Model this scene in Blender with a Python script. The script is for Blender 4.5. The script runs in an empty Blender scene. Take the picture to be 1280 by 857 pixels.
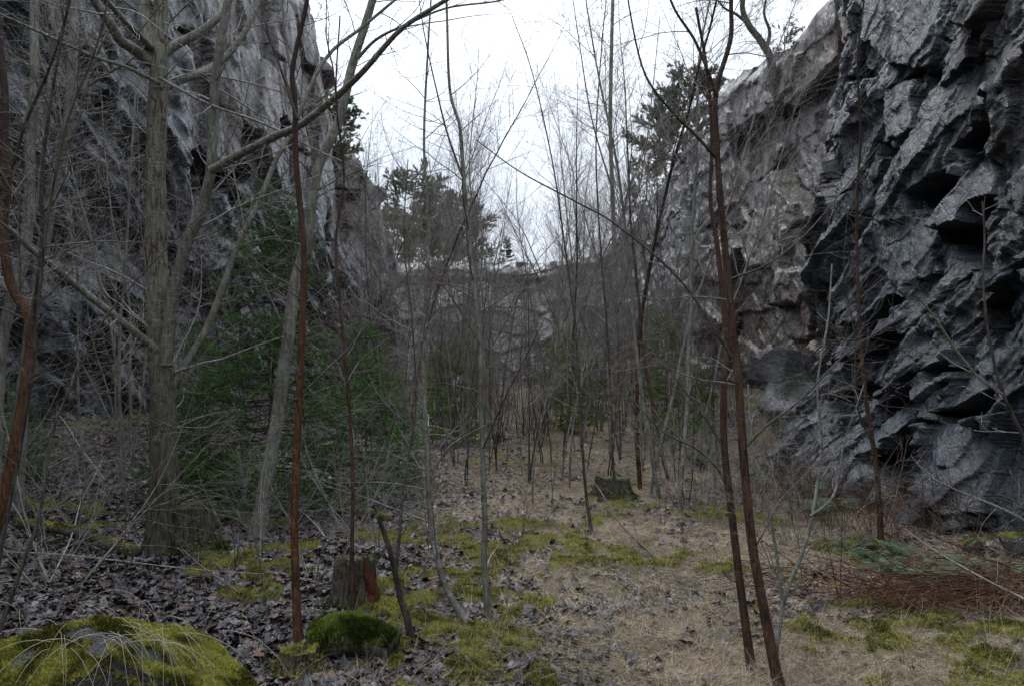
import bpy, math, random
import numpy as np
from mathutils import Vector
R = math.radians
rng = np.random.default_rng(7)
SC = bpy.context.scene

# ------------------------------------------------------------------ camera
F = 1005.0; CX = 640.0; CY = 428.5; PITCH = math.atan(26.5/F); EYE = np.array([0., 0., 1.62])
cam_d = bpy.data.cameras.new('camera'); cam = bpy.data.objects.new('camera', cam_d)
SC.collection.objects.link(cam); SC.camera = cam
cam.location = EYE; cam.rotation_euler = (math.pi/2+PITCH, 0, 0)
cam_d.sensor_width = 36; cam_d.lens = 36*F/1280; cam_d.clip_start = .05; cam_d.clip_end = 2000

# ------------------------------------------------------------------ overcast sky + soft sun
SUN_EL, SUN_AZ = R(58), R(-35)
w = bpy.data.worlds.new('World'); SC.world = w; w.use_nodes = True
nt = w.node_tree; nt.nodes.clear()
wo = nt.nodes.new('ShaderNodeOutputWorld'); bg = nt.nodes.new('ShaderNodeBackground')
sky = nt.nodes.new('ShaderNodeTexSky'); sky.sky_type = 'NISHITA'; sky.sun_disc = False
sky.sun_elevation = SUN_EL; sky.sun_rotation = SUN_AZ
tc = nt.nodes.new('ShaderNodeTexCoord'); nz = nt.nodes.new('ShaderNodeTexNoise')
nz.inputs['Scale'].default_value = 1.6; nz.inputs['Detail'].default_value = 5
cr = nt.nodes.new('ShaderNodeValToRGB')
cr.color_ramp.elements[0].position = .3; cr.color_ramp.elements[0].color = (9.8, 11.2, 13.4, 1)
cr.color_ramp.elements[1].position = .7; cr.color_ramp.elements[1].color = (14.4, 15.2, 16.4, 1)
mx = nt.nodes.new('ShaderNodeMixRGB'); mx.inputs[0].default_value = .9
nt.links.new(tc.outputs['Generated'], nz.inputs['Vector']); nt.links.new(nz.outputs['Fac'], cr.inputs[0])
nt.links.new(sky.outputs[0], mx.inputs[1]); nt.links.new(cr.outputs[0], mx.inputs[2])
sx = nt.nodes.new('ShaderNodeSeparateXYZ'); nt.links.new(tc.outputs['Generated'], sx.inputs[0])
mr = nt.nodes.new('ShaderNodeMapRange'); nt.links.new(sx.outputs[2], mr.inputs[0]); mr.inputs[3].default_value = .34; mr.inputs[4].default_value = 1.   # overcast: brightest overhead
ml = nt.nodes.new('ShaderNodeVectorMath'); ml.operation = 'SCALE'; nt.links.new(mx.outputs[0], ml.inputs[0]); nt.links.new(mr.outputs[0], ml.inputs[3])
nt.links.new(ml.outputs[0], bg.inputs[0]); nt.links.new(bg.outputs[0], wo.inputs[0])
bg.inputs[1].default_value = .1
sl = bpy.data.lights.new('sun', 'SUN'); sun = bpy.data.objects.new('sun', sl); SC.collection.objects.link(sun)
sl.energy = 1.0; sl.angle = R(22); sl.color = (1, .97, .93)
sd = Vector((math.sin(SUN_AZ)*math.cos(SUN_EL), math.cos(SUN_AZ)*math.cos(SUN_EL), math.sin(SUN_EL)))
sun.rotation_euler = sd.to_track_quat('Z', 'Y').to_euler()
SC.view_settings.view_transform = 'Standard'; SC.view_settings.look = 'None'
SC.view_settings.exposure = 0.92; SC.view_settings.gamma = 1; SC.view_settings.use_curve_mapping = False
SC.cycles.max_bounces = 5; SC.cycles.diffuse_bounces = 3; SC.cycles.glossy_bounces = 2

# ------------------------------------------------------------------ numpy helpers
def rnd(ix, iy, k=0):
    ix = ix.astype(np.int64); iy = iy.astype(np.int64)
    h = (ix*374761393 + iy*668265263 + k*1442695041) & 0xFFFFFFFF
    h = ((h ^ (h >> 13))*1274126177) & 0xFFFFFFFF
    h = ((h ^ (h >> 16))*2246822519) & 0xFFFFFFFF
    return ((h ^ (h >> 15)) & 0xFFFFFF)/float(0xFFFFFF)
def vnoise(x, y, k=0):
    x = np.asarray(x, float); y = np.asarray(y, float)
    ix = np.floor(x); iy = np.floor(y); fx = x-ix; fy = y-iy
    fx = fx*fx*(3-2*fx); fy = fy*fy*(3-2*fy)
    a = rnd(ix, iy, k); b = rnd(ix+1, iy, k); c = rnd(ix, iy+1, k); d = rnd(ix+1, iy+1, k)
    return (a*(1-fx)+b*fx)*(1-fy)+(c*(1-fx)+d*fx)*fy
def fbm(x, y, k=0, o=4):
    s = 0; a = .5; t = 0
    for i in range(o):
        s = s+a*vnoise(x*2**i+17.3*i, y*2**i-9.1*i, k+i); t += a; a *= .5
    return s/t
def smooth(a, b, x):
    t = np.clip((x-a)/(b-a), 0, 1); return t*t*(3-2*t)
def nrm(v):
    return v/np.maximum(np.linalg.norm(v, axis=-1, keepdims=True), 1e-9)

def project(p):
    q = p-EYE; c, s = math.cos(PITCH), math.sin(PITCH)
    f = q[..., 1]*c+q[..., 2]*s; u = -q[..., 1]*s+q[..., 2]*c
    f = np.maximum(f, .01)
    return CX+F*q[..., 0]/f, CY-F*u/f
def P(px, py, d):
    c, s = math.cos(PITCH), math.sin(PITCH)
    x = (px-CX)/F; u = (CY-py)/F
    v = np.array([x, c-u*s, s+u*c]); v = v/v[1]
    return EYE+v*d
def G(x, y):
    x = np.asarray(x, float); y = np.asarray(y, float)
    z = .16*(fbm(x*.45, y*.45, 3)-.5)+.09*(fbm(x*1.9, y*1.9, 9)-.5)+.03*(fbm(x*7, y*7, 12)-.5)
    z = z+.02*np.clip(y-8, 0, 34)
    z = z+.30*smooth(3.5, 8, -x)+.10*np.clip(-x-4.2, 0, 4)*smooth(4, 8, y)
    z = z+.25*smooth(3.0, 5.5, x)+.5*smooth(4.2, 6, x)*smooth(10, 13, y)
    return z
def at(px, py):
    d = 5.
    for _ in range(30):
        p = P(px, py, d); g = float(G(p[0], p[1]))
        nd = d*(EYE[2]-g)/max(EYE[2]-p[2], 1e-3); d = .5*d+.5*nd
    p = P(px, py, d); p[2] = float(G(p[0], p[1])); return p

# ------------------------------------------------------------------ objects
def mesh(name, v, f, mat, col=None, attrs=None, smoothed=True):
    """v (N,3); f (M,k) of one size or a list of such arrays."""
    me = bpy.data.meshes.new(name)
    fs = f if isinstance(f, list) else [f]
    fs = [a for a in fs if len(a)]
    me.vertices.add(len(v)); me.vertices.foreach_set('co', np.ascontiguousarray(v, np.float32).ravel())
    flat = np.concatenate([a.ravel() for a in fs]).astype(np.int32)
    sizes = np.concatenate([np.full(len(a), a.shape[1], np.int32) for a in fs])
    starts = np.concatenate([[0], np.cumsum(sizes)[:-1]]).astype(np.int32)
    me.loops.add(len(flat)); me.loops.foreach_set('vertex_index', flat)
    me.polygons.add(len(sizes)); me.polygons.foreach_set('loop_start', starts); me.polygons.foreach_set('loop_total', sizes)
    me.polygons.foreach_set('use_smooth', np.full(len(sizes), smoothed))
    if col is not None:
        a = me.color_attributes.new('col', 'FLOAT_COLOR', 'POINT')
        c = np.ones((len(v), 4), np.float32); c[:, :3] = col; a.data.foreach_set('color', c.ravel())
    for k, x in (attrs or {}).items():
        a = me.attributes.new(k, 'FLOAT', 'POINT'); a.data.foreach_set('value', np.ascontiguousarray(x, np.float32))
    me.update(calc_edges=True)
    me.materials.append(mat)
    return me
def ob(name, me, parent=None, loc=None):
    o = bpy.data.objects.new(name, me); SC.collection.objects.link(o)
    if parent is not None: o.parent = parent
    if loc is not None: o.location = [float(a) for a in loc]
    return o
def tag(o, label=None, cat=None, group=None, kind=None):
    if label: o['label'] = label
    if cat: o['category'] = cat
    if group: o['group'] = group
    if kind: o['kind'] = kind
    return o
def empty(name, loc, label, cat, group=None):
    o = bpy.data.objects.new(name, None); SC.collection.objects.link(o); o.location = [float(a) for a in loc]
    o.empty_display_size = .1
    return tag(o, label, cat, group)
def dup(root, loc, rz, s, label, group=None, tilt=(0, 0)):
    r = root.copy(); SC.collection.objects.link(r)
    r.location = [float(a) for a in loc]; r.rotation_euler = (tilt[0], tilt[1], rz); r.scale = s if hasattr(s, '__len__') else (s, s, s)
    r['label'] = label
    if group: r['group'] = group
    for ch in root.children:
        c = ch.copy(); SC.collection.objects.link(c); c.parent = r
    return r

# ------------------------------------------------------------------ materials
class NB:
    def __init__(s, name):
        s.m = bpy.data.materials.new(name); s.m.use_nodes = True; s.t = s.m.node_tree; s.t.nodes.clear()
        s.out = s.n('OutputMaterial'); s.b = s.n('BsdfPrincipled'); s.l(s.b.outputs[0], s.out.inputs[0])
        s.co = s.n('TexCoord').outputs['Object']
    def n(s, k): return s.t.nodes.new('ShaderNode'+k)
    def l(s, a, b): s.t.links.new(a, b)
    def map(s, sc, rot=(0, 0, 0), src=None):
        m = s.n('Mapping'); m.inputs['Scale'].default_value = sc; m.inputs['Rotation'].default_value = rot; s.l(src or s.co, m.inputs[0]); return m.outputs[0]
    def noise(s, sc, det=5, rough=.6, vec=None, dist=0):
        m = s.n('TexNoise'); m.inputs['Scale'].default_value = sc; m.inputs['Detail'].default_value = det
        m.inputs['Roughness'].default_value = rough; m.inputs['Distortion'].default_value = dist; s.l(vec or s.co, m.inputs['Vector']); return m.outputs['Fac']
    def voro(s, sc, vec=None, feat='F1'):
        m = s.n('TexVoronoi'); m.feature = feat; m.inputs['Scale'].default_value = sc; s.l(vec or s.co, m.inputs['Vector']); return m.outputs['Distance']
    def ramp(s, src, *st):
        m = s.n('ValToRGB'); e = m.color_ramp.elements
        while len(e) < len(st): e.new(.5)
        for i, (p, c) in enumerate(st):
            e[i].position = p; e[i].color = (c[0], c[1], c[2], 1) if hasattr(c, '__len__') else (c, c, c, 1)
        s.l(src, m.inputs[0]); return m.outputs[0]
    def mix(s, fac, a, b, mode='MIX'):
        m = s.n('MixRGB'); m.blend_type = mode
        for i, x in enumerate((fac, a, b)):
            if isinstance(x, (int, float)): m.inputs[i].default_value = x if i == 0 else (x, x, x, 1)
            elif isinstance(x, tuple): m.inputs[i].default_value = (*x, 1)
            else: s.l(x, m.inputs[i])
        return m.outputs[0]
    def math(s, op, a, b=0.):
        m = s.n('Math'); m.operation = op
        for i, x in enumerate((a, b)):
            if isinstance(x, (int, float)): m.inputs[i].default_value = x
            else: s.l(x, m.inputs[i])
        return m.outputs[0]
    def attr(s, name, fac=False):
        m = s.n('Attribute'); m.attribute_name = name; return m.outputs['Fac' if fac else 'Color']
    def nz(s):
        g = s.n('NewGeometry'); x = s.n('SeparateXYZ'); s.l(g.outputs['Normal'], x.inputs[0]); return x.outputs[2]
    def bump(s, h, st=.5, d=.02, prev=None):
        m = s.n('Bump'); m.inputs['Strength'].default_value = st; m.inputs['Distance'].default_value = d; s.l(h, m.inputs['Height'])
        if prev: s.l(prev, m.inputs['Normal'])
        return m.outputs[0]
    def done(s, col, rough=.8, normal=None, spec=.5, trans=0):
        if isinstance(col, tuple): s.b.inputs['Base Color'].default_value = (*col, 1)
        else: s.l(col, s.b.inputs['Base Color'])
        if isinstance(rough, (int, float)): s.b.inputs['Roughness'].default_value = rough
        else: s.l(rough, s.b.inputs['Roughness'])
        if spec is not None: s.b.inputs['Specular IOR Level'].default_value = spec
        if normal: s.l(normal, s.b.inputs['Normal'])
        return s.m

def rock_mat(name, dark, mid, light, brown, lichen=.25, wet=.5, fine=1., moss=.3):
    s = NB(name)
    n1 = s.noise(1.1, 6, .62, dist=.3); n2 = s.noise(7*fine, 6, .7); n3 = s.noise(45*fine, 4, .75)
    c = s.ramp(n1, (.3, dark), (.5, mid), (.72, light))
    c = s.mix(s.ramp(n2, (.35, 0.), (.7, .8)), c, s.mix(.5, mid, light))
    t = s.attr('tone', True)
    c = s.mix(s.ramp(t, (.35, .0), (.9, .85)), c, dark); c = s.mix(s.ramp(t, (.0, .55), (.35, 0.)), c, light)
    br = s.attr('brown', True)
    c = s.mix(s.math('MULTIPLY', br, s.ramp(s.noise(.8, 5), (.3, .5), (.6, 1.))), c, s.ramp(n2, (.3, tuple(x*.6 for x in brown)), (.7, brown)))
    # speckle grain and pale lichen
    c = s.mix(.75, c, s.ramp(n3, (.3, .22), (.5, .85), (.72, 2.3)), 'MULTIPLY')
    v = s.voro(22*fine); lm = s.math('MULTIPLY', s.ramp(v, (.16, 1.), (.3, 0.)), s.ramp(s.noise(2.3, 4), (.48, 0.), (.62, lichen)))
    c = s.mix(lm, c, tuple(min(.4, x*1.3) for x in light))
    # dark seepage streaks and pale mineral streaks running down
    st = s.noise(1., 5, .6, vec=s.map((2.2, 2.2, .28)), dist=.6)
    c = s.mix(s.ramp(st, (.5, 0.), (.64, wet)), c, (.012, .014, .018))
    st2 = s.noise(1., 6, .7, vec=s.map((5., 5., .6)), dist=.5)
    c = s.mix(s.math('MULTIPLY', s.ramp(st2, (.6, 0.), (.7, .5)), s.ramp(n1, (.4, 0.), (.6, 1.))), c, tuple(min(.5, x*1.5) for x in light))
    nzv = s.nz(); mm = s.math('MULTIPLY', s.ramp(nzv, (.45, 0.), (.85, 1.)), s.ramp(s.noise(3., 5), (.45, 0.), (.6, moss)))
    c = s.mix(mm, c, s.ramp(n3, (.3, (.02, .03, .008)), (.7, (.09, .1, .02))))
    cr = s.ramp(s.voro(2.2*fine, vec=s.map((1, 1, 1.4), (.4, .2, .5)), feat='DISTANCE_TO_EDGE'), (.0, 0.), (.03, 1.))
    crm = s.mix(s.ramp(s.noise(1.7, 3), (.45, 0.), (.55, 1.)), 1., cr)
    b = s.bump(n3, .7, .012); b = s.bump(n2, .8, .05, b); b = s.bump(crm, .6, .02, b)
    rg = s.ramp(s.math('ADD', st, s.math('MULTIPLY', n2, .3)), (.48, .6), (.68, .17))
    sp = s.math('MULTIPLY', s.ramp(s.math('ADD', st, s.math('MULTIPLY', n2, .3)), (.5, .10), (.68, .9)), 1.); s.l(sp, s.b.inputs['Specular IOR Level'])
    return s.done(c, rg, b, None)

M = {}
M['rock_r'] = rock_mat('wet_dark_rock', (.0022, .0030, .0048), (.0105, .0142, .0198), (.092, .112, .135), (.05, .038, .032), .35, .55, 1.3, .25)
M['rock_b'] = rock_mat('brown_rock', (.007, .008, .0095), (.035, .036, .039), (.105, .10, .096), (.085, .052, .038), .4, .3, .9, .5)
M['rock_l'] = rock_mat('left_rock', (.0018, .0027, .0048), (.0098, .0128, .0185), (.098, .11, .13), (.066, .046, .034), .3, .6, .8, .3)
M['rock_f'] = rock_mat('far_rock', (.14, .14, .145), (.40, .39, .39), (.50, .49, .48), (.44, .38, .34), .5, .25, .6, .5)

def vcol_mat(name, rough=.8, spec=.3, nscale=60, amp=.6, bump=.0, trans=0.):
    s = NB(name); c = s.attr('col'); n = s.noise(nscale, 4, .7)
    c = s.mix(amp, c, s.ramp(n, (.3, .45), (.7, 1.55)), 'MULTIPLY')
    nr = s.bump(n, bump, .01) if bump else None
    return s.done(c, rough, nr, spec)
M['ground'] = vcol_mat('forest_soil', .85, .08, 38, .8, 1.)
M['leaf'] = vcol_mat('dead_leaf', .4, .38, 90, .5)
M['grass'] = vcol_mat('dead_grass', .7, .1, 20, .4)
M['moss'] = vcol_mat('moss', .9, .03, 50, .6)
M['needle'] = vcol_mat('conifer_needle', .6, .12, 9, .5)
M['fern'] = vcol_mat('fern_leaf', .6, .3, 30, .4)
M['stone'] = rock_mat('loose_stone', (.04, .042, .045), (.11, .11, .115), (.22, .22, .22), (.15, .12, .1), .6, .2, 2., .9)

M['darkstone'] = rock_mat('dark_mossy_stone', (.012, .012, .011), (.035, .034, .03), (.08, .08, .07), (.05, .045, .03), .3, .2, 2.5, 1.)
def bark(name, dark, light, crack=None, vs=9, rough=.85, crackw=.5, mossy=0., top=None, foot=None):
    s = NB(name)
    m = s.map((1, 1, .16)); n = s.noise(vs*4, 6, .7, vec=m); n2 = s.noise(3.5, 4, .6); f = s.noise(120, 3, .7)
    c = s.ramp(n, (.32, dark), (.62, light))
    c = s.mix(.7, c, s.ramp(n2, (.3, .55), (.7, 1.45)), 'MULTIPLY')
    c = s.mix(.6, c, s.ramp(f, (.3, .5), (.7, 1.5)), 'MULTIPLY')
    ln_ = s.noise(1., 3, .6, vec=s.map((9, 9, 70))); c = s.mix(s.ramp(ln_, (.60, 0.), (.68, .55)), c, tuple(min(1, x*1.7) for x in light)); c = s.mix(s.ramp(s.noise(1., 3, .6, vec=s.map((5, 5, 22))), (.62, 0.), (.7, .6)), c, dark)
    h = n
    if crack:
        v = s.voro(vs*1.6, vec=s.map((1, 1, .2)), feat='DISTANCE_TO_EDGE')
        k = s.math('MULTIPLY', s.ramp(v, (.0, 1.), (.09, 0.)), s.ramp(s.noise(6, 4, .7), (.42, 0.), (.55, crackw)))
        c = s.mix(k, c, crack); h = s.math('SUBTRACT', n, s.math('MULTIPLY', k, .8))
    if foot:
        x = s.n('SeparateXYZ'); s.l(s.co, x.inputs[0]); mr = s.n('MapRange'); s.l(s.math('ADD', x.outputs[2], s.math('MULTIPLY', n2, .8)), mr.inputs[0]); mr.inputs[1].default_value = foot[1]+.8; mr.inputs[2].default_value = foot[0]+.4
        c = s.mix(mr.outputs[0], c, s.ramp(s.noise(30, 5, .7, vec=s.map((1, 1, .12))), (.38, foot[2]), (.6, foot[3])))
    if top:
        x = s.n('SeparateXYZ'); s.l(s.co, x.inputs[0]); mr = s.n('MapRange'); s.l(x.outputs[2], mr.inputs[0]); mr.inputs[1].default_value = top[0]; mr.inputs[2].default_value = top[1]
        c = s.mix(mr.outputs[0], c, s.mix(.7, top[2], s.ramp(f, (.3, .5), (.7, 1.5)), 'MULTIPLY'))
    if mossy:
        c = s.mix(s.ramp(s.noise(5, 5), (.48, 0.), (.62, mossy)), c, (.06, .075, .02))
    return s.done(c, rough, s.bump(h, .7, .012), .1)
M['bark_main'] = bark('grey_green_bark', (.06, .06, .045), (.21, .205, .155), (.07, .03, .018), 12, crackw=1., foot=(.5, 1.9, (.035, .03, .022), (.12, .108, .082)))
M['bark_old'] = bark('furrowed_bark', (.03, .026, .02), (.14, .125, .095), (.02, .014, .01), 14, crackw=1., mossy=.3)
M['bark_grey'] = bark('smooth_grey_bark', (.07, .07, .058), (.26, .255, .215), (.08, .06, .04), 12, crackw=.5, mossy=.2)
M['bark_red'] = bark('rusty_bark', (.035, .02, .012), (.17, .085, .045), (.03, .014, .008), 18, top=(1.3, 3.2, (.05, .035, .028)))
M['bark_darkred'] = bark('dark_rusty_bark', (.03, .02, .015), (.13, .075, .052), (.014, .009, .008), 18, top=(1.6, 4., (.035, .026, .022)))
M['bark_dark'] = bark('dark_bark', (.024, .021, .018), (.105, .092, .078), None, 12)
M['twig_pale'] = bark('pale_twig_bark', (.12, .112, .098), (.36, .335, .29), None, 14, .6)
M['twig_brown'] = bark('brown_twig_bark', (.05, .04, .036), (.19, .155, .14), None, 14, .6)
M['twig_grey'] = bark('grey_twig_bark', (.12, .112, .105), (.30, .28, .26), None, 14, .6)
M['rot'] = bark('rotten_wood', (.03, .015, .01), (.16, .062, .032), (.03, .012, .008), 8)
M['pine_bark'] = bark('pine_bark', (.06, .04, .03), (.22, .12, .07), None, 6)

# ------------------------------------------------------------------ cliffs
def cells(S, Z, k, size, aspect, ang, tz=0., ts=.25, steep=.0):
    """blocky facets: every jittered cell is its own tilted plane. returns displacement (in cell units), id, edge distance"""
    ca, sa = math.cos(ang), math.sin(ang)
    wx = .16*(fbm(S/size*.7, Z/size*.7, k+50, 3)-.5)*size; wz = .16*(fbm(S/size*.7+9, Z/size*.7, k+60, 3)-.5)*size
    s2, z2 = S+wx, Z+wz
    u = (s2*ca+z2*sa)/(size*aspect); v = (-s2*sa+z2*ca)/size
    iu, iv = np.floor(u), np.floor(v)
    best = np.full(u.shape, 9e9); sec = best.copy(); bi = np.zeros_like(u); bj = np.zeros_like(u); bu = np.zeros_like(u); bv = np.zeros_like(u)
    for a in (-1, 0, 1):
        for b in (-1, 0, 1):
            ci, cj = iu+a, iv+b
            pu = ci+.1+.8*rnd(ci, cj, k+1); pv = cj+.1+.8*rnd(ci, cj, k+2)
            d = np.maximum(abs(u-pu), abs(v-pv))*.55+np.hypot(u-pu, v-pv)*.45
            m = d < best
            sec = np.where(m, best, np.minimum(sec, d)); best = np.where(m, d, best)
            bi = np.where(m, ci, bi); bj = np.where(m, cj, bj); bu = np.where(m, pu, bu); bv = np.where(m, pv, bv)
    du, dv = (u-bu)*size*aspect, (v-bv)*size
    ds, dz = du*ca-dv*sa, du*sa+dv*ca
    h = rnd(bi, bj, k+3)-.5; gx = (rnd(bi, bj, k+4)-.5)*2*ts; gz = tz+(rnd(bi, bj, k+5)-.5)*2*ts
    return h*size+gx*ds+gz*dz, rnd(bi, bj, k+6), sec-best
def facets(S, Z, k, size, aspect, ang, up=.45, dn=1.5, side=.6):
    """angular broken rock: the upper envelope of many lopsided pyramids, gentle above and undercut below"""
    ca, sa = math.cos(ang), math.sin(ang)
    s2 = S+.12*size*(fbm(S/size*2, Z/size*2, k+50, 2)-.5)*2; z2 = Z+.12*size*(fbm(S/size*2+9, Z/size*2, k+60, 2)-.5)*2
    u = (s2*ca+z2*sa)/(size*aspect); v = (-s2*sa+z2*ca)/size; iu, iv = np.floor(u), np.floor(v)
    best = np.full(u.shape, -9e9); idr = np.zeros_like(u)
    for a in (-1, 0, 1):
        for b in (-1, 0, 1):
            ci, cj = iu+a, iv+b; r_ = lambda n: rnd(ci, cj, k+n)
            du = (u-ci-.1-.8*r_(1))*aspect; dv = v-cj-.1-.8*r_(2)
            hu = np.where(dv > 0, up*(.4+1.2*r_(5)), dn*(.6+.8*r_(6))); hs = np.where(du > 0, side*(.3+1.4*r_(7)), side*(.3+1.4*r_(8)))/aspect
            d = .55*(r_(3)-.5)-hu*abs(dv)-hs*abs(du)+(r_(4)-.5)*.5*du
            m = d > best; best = np.where(m, d, best); idr = np.where(m, r_(9), idr)
    return (best+.45)*size, idr
def inpoly(px, py, poly):
    r = np.zeros(px.shape, bool); n = len(poly)
    for i in range(n):
        x0, y0 = poly[i]; x1, y1 = poly[(i+1) % n]
        if y0 == y1: continue
        c = ((y0 > py) != (y1 > py)) & (px < (x1-x0)*(py-y0)/(y1-y0)+x0)
        r ^= c
    return r
def path_points(path, ds_fn):
    path = np.array(path, float); out = []
    for a, b in zip(path[:-1], path[1:]):
        L = np.linalg.norm(b-a); t = 0.
        while t < L:
            p = a+(b-a)*t/L; out.append(p); t += ds_fn(p)
    out.append(path[-1]); return np.array(out)
def cliff(name, label, path, ds_fn, dz, htop, side, mat, disp, lean=.06, back=14, brown=None, tone=None):
    """path runs along the foot; side = +1 when solid rock is on the right of travel"""
    pp = path_points(path, ds_fn)
    kk = 25; ker = np.ones(kk)/kk
    pad = np.pad(pp, ((kk//2, kk//2), (0, 0)), 'edge'); sm = np.stack([np.convolve(pad[:, i], ker, 'valid') for i in (0, 1)], 1)
    tan = nrm(np.gradient(sm, axis=0)); nout = np.stack([-tan[:, 1], tan[:, 0]], 1)*side   # towards the open side
    s = np.concatenate([[0], np.cumsum(np.linalg.norm(np.diff(sm, axis=0), axis=1))])
    H = htop(sm[:, 0], sm[:, 1], s)
    nz_ = int(np.max(H+1.)/dz); tt = np.linspace(0, 1, nz_)
    Z = -1.+(H[:, None]+1.)*tt[None, :]
    S = np.repeat(s[:, None], nz_, 1)
    X = sm[:, 0][:, None]+0*Z; Y = sm[:, 1][:, None]+0*Z
    off = -lean*np.clip(Z, 0, None)
    base = np.stack([X+nout[:, 0][:, None]*off, Y+nout[:, 1][:, None]*off, Z], -1)
    px, py = project(base)
    d, idr, edge = disp(S, Z, base, px, py)
    for _ in range(1):
        q = np.pad(d, 1, 'edge'); d = .5*d+.125*(q[2:, 1:-1]+q[:-2, 1:-1]+q[1:-1, 2:]+q[1:-1, :-2])
    d = d+.010*(fbm(S*22, Z*22, 87)-.5)*(dz < .03)+.012*(fbm(S*9, Z*9, 88)-.5)
    rim = smooth(0, .7, H[:, None]-Z)
    d = d-.35*(1-rim)**2
    base[..., 0] += nout[:, 0][:, None]*d; base[..., 1] += nout[:, 1][:, None]*d
    base[..., 2] += .12*(fbm(S*1.3, Z*1.3, 77)-.5)
    # plateau behind the edge
    nb = 40; bt = np.linspace(0, 1, nb+1)[1:]**2*back
    top = base[:, -1, :][:, None, :].repeat(nb, 1).copy()
    top[..., 0] -= nout[:, 0][:, None]*bt; top[..., 1] -= nout[:, 1][:, None]*bt
    top[..., 2] += smooth(0, 2, bt)[None, :]*.5*(fbm(top[..., 0]*.5, top[..., 1]*.5, 81)-.45)+.15*(fbm(top[..., 0]*2, top[..., 1]*2, 82)-.5)*smooth(0, 1, bt)[None, :]
    allv = np.concatenate([base, top], 1); n0, n1 = allv.shape[:2]
    ii = np.arange((n0-1)*(n1-1)); a = (ii//(n1-1))*n1+ii % (n1-1)
    f = np.stack([a, a+n1, a+n1+1, a+1], 1) if side > 0 else np.stack([a, a+1, a+n1+1, a+n1], 1)
    tn = tone(S, Z, base, px, py, idr) if tone else idr
    bw = brown(S, Z, base, px, py) if brown else np.zeros_like(S)
    pad1 = lambda q: np.concatenate([q, np.repeat(q[:, -1:], nb, 1)], 1).ravel()
    me = mesh(name, allv.reshape(-1, 3), f, mat, attrs={'tone': pad1(tn), 'brown': pad1(bw)}, smoothed=False)
    o = ob(name, me); tag(o, label, 'rock wall', None, 'structure'); return o

# --- near rock, right
CAV = [
 [(1150, 90), (1184, 75), (1188, 101), (1169, 112), (1154, 105)],
 [(1173, 289), (1217, 276), (1221, 250), (1249, 246), (1262, 345), (1232, 335), (1200, 318), (1178, 305)],
 [(1139, 245), (1184, 213), (1202, 222), (1165, 266), (1140, 262)],
 [(1057, 100), (1076, 82), (1076, 108), (1060, 112)],
 [(1046, 34), (1068, 19), (1068, 37), (1053, 41)],
 [(1083, 399), (1124, 366), (1134, 372), (1112, 412), (1083, 430)],
 [(1139, 509), (1182, 481), (1177, 496), (1143, 530)],
 [(1120, 569), (1149, 563), (1191, 511), (1197, 561), (1199, 599), (1172, 614), (1147, 586)],
 [(1203, 513), (1222, 510), (1260, 480), (1264, 500), (1255, 524), (1221, 530)],
 [(1193, 464), (1214, 449), (1220, 459), (1199, 477)],
 [(1046, 502), (1083, 475), (1113, 483), (1105, 498), (1061, 524)],
 [(1199, 187), (1251, 153), (1253, 127), (1264, 112), (1264, 162), (1217, 217)],
 [(1028, 205), (1042, 190), (1046, 230), (1030, 240)],
 [(1085, 175), (1112, 180), (1118, 198), (1092, 200)],
 [(1005, 330), (1025, 318), (1030, 350), (1008, 362)],
 [(1050, 395), (1072, 385), (1075, 430), (1056, 440)],
 [(1232, 380), (1262, 360), (1268, 410), (1240, 430)],
]
SLAB = [  # polygon, outward at centre (m), gain per 50 px down, gain per 50 px right
 ([(1117, 561), (1180, 487), (1190, 507), (1149, 561), (1124, 569)], .30, .35, .1),
 ([(1203, 509), (1244, 462), (1260, 478), (1221, 509)], .3, .35, .1),
 ([(1079, 397), (1124, 354), (1124, 366), (1085, 400)], .3, .35, 0),
 ([(1109, 399), (1134, 386), (1134, 397), (1115, 418)], .3, .3, 0),
 ([(1135, 505), (1169, 470), (1193, 462), (1164, 489), (1143, 509)], .3, .35, 0),
 ([(1171, 289), (1206, 224), (1246, 192), (1249, 245), (1221, 250), (1217, 276)], .32, .25, -.05),
 ([(1035, 189), (1066, 118), (1074, 149), (1046, 177)], .25, .18, -.3),
 ([(997, 256), (1021, 180), (1029, 201), (1005, 248)], .25, .15, -.3),
 ([(1143, 170), (1184, 112), (1270, 58), (1274, 88), (1199, 160), (1147, 212)], .22, .16, .04),
 ([(1072, -10), (1186, -10), (1170, 58), (1147, 84), (1109, 76), (1080, 50)], .12, .05, .02),
 ([(1102, 112), (1139, 93), (1143, 160), (1117, 177)], .18, .12, .05),
 ([(1191, 520), (1206, 531), (1201, 569), (1201, 599), (1221, 640), (1274, 640), (1274, 539), (1244, 528)], .25, .14, .02),
 ([(1150, 640), (1200, 602), (1222, 642), (1220, 690), (1160, 690)], .35, .2, .05),
 ([(1095, 280), (1165, 270), (1180, 340), (1130, 355), (1100, 330)], .15, .08, .05),
]
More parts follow.
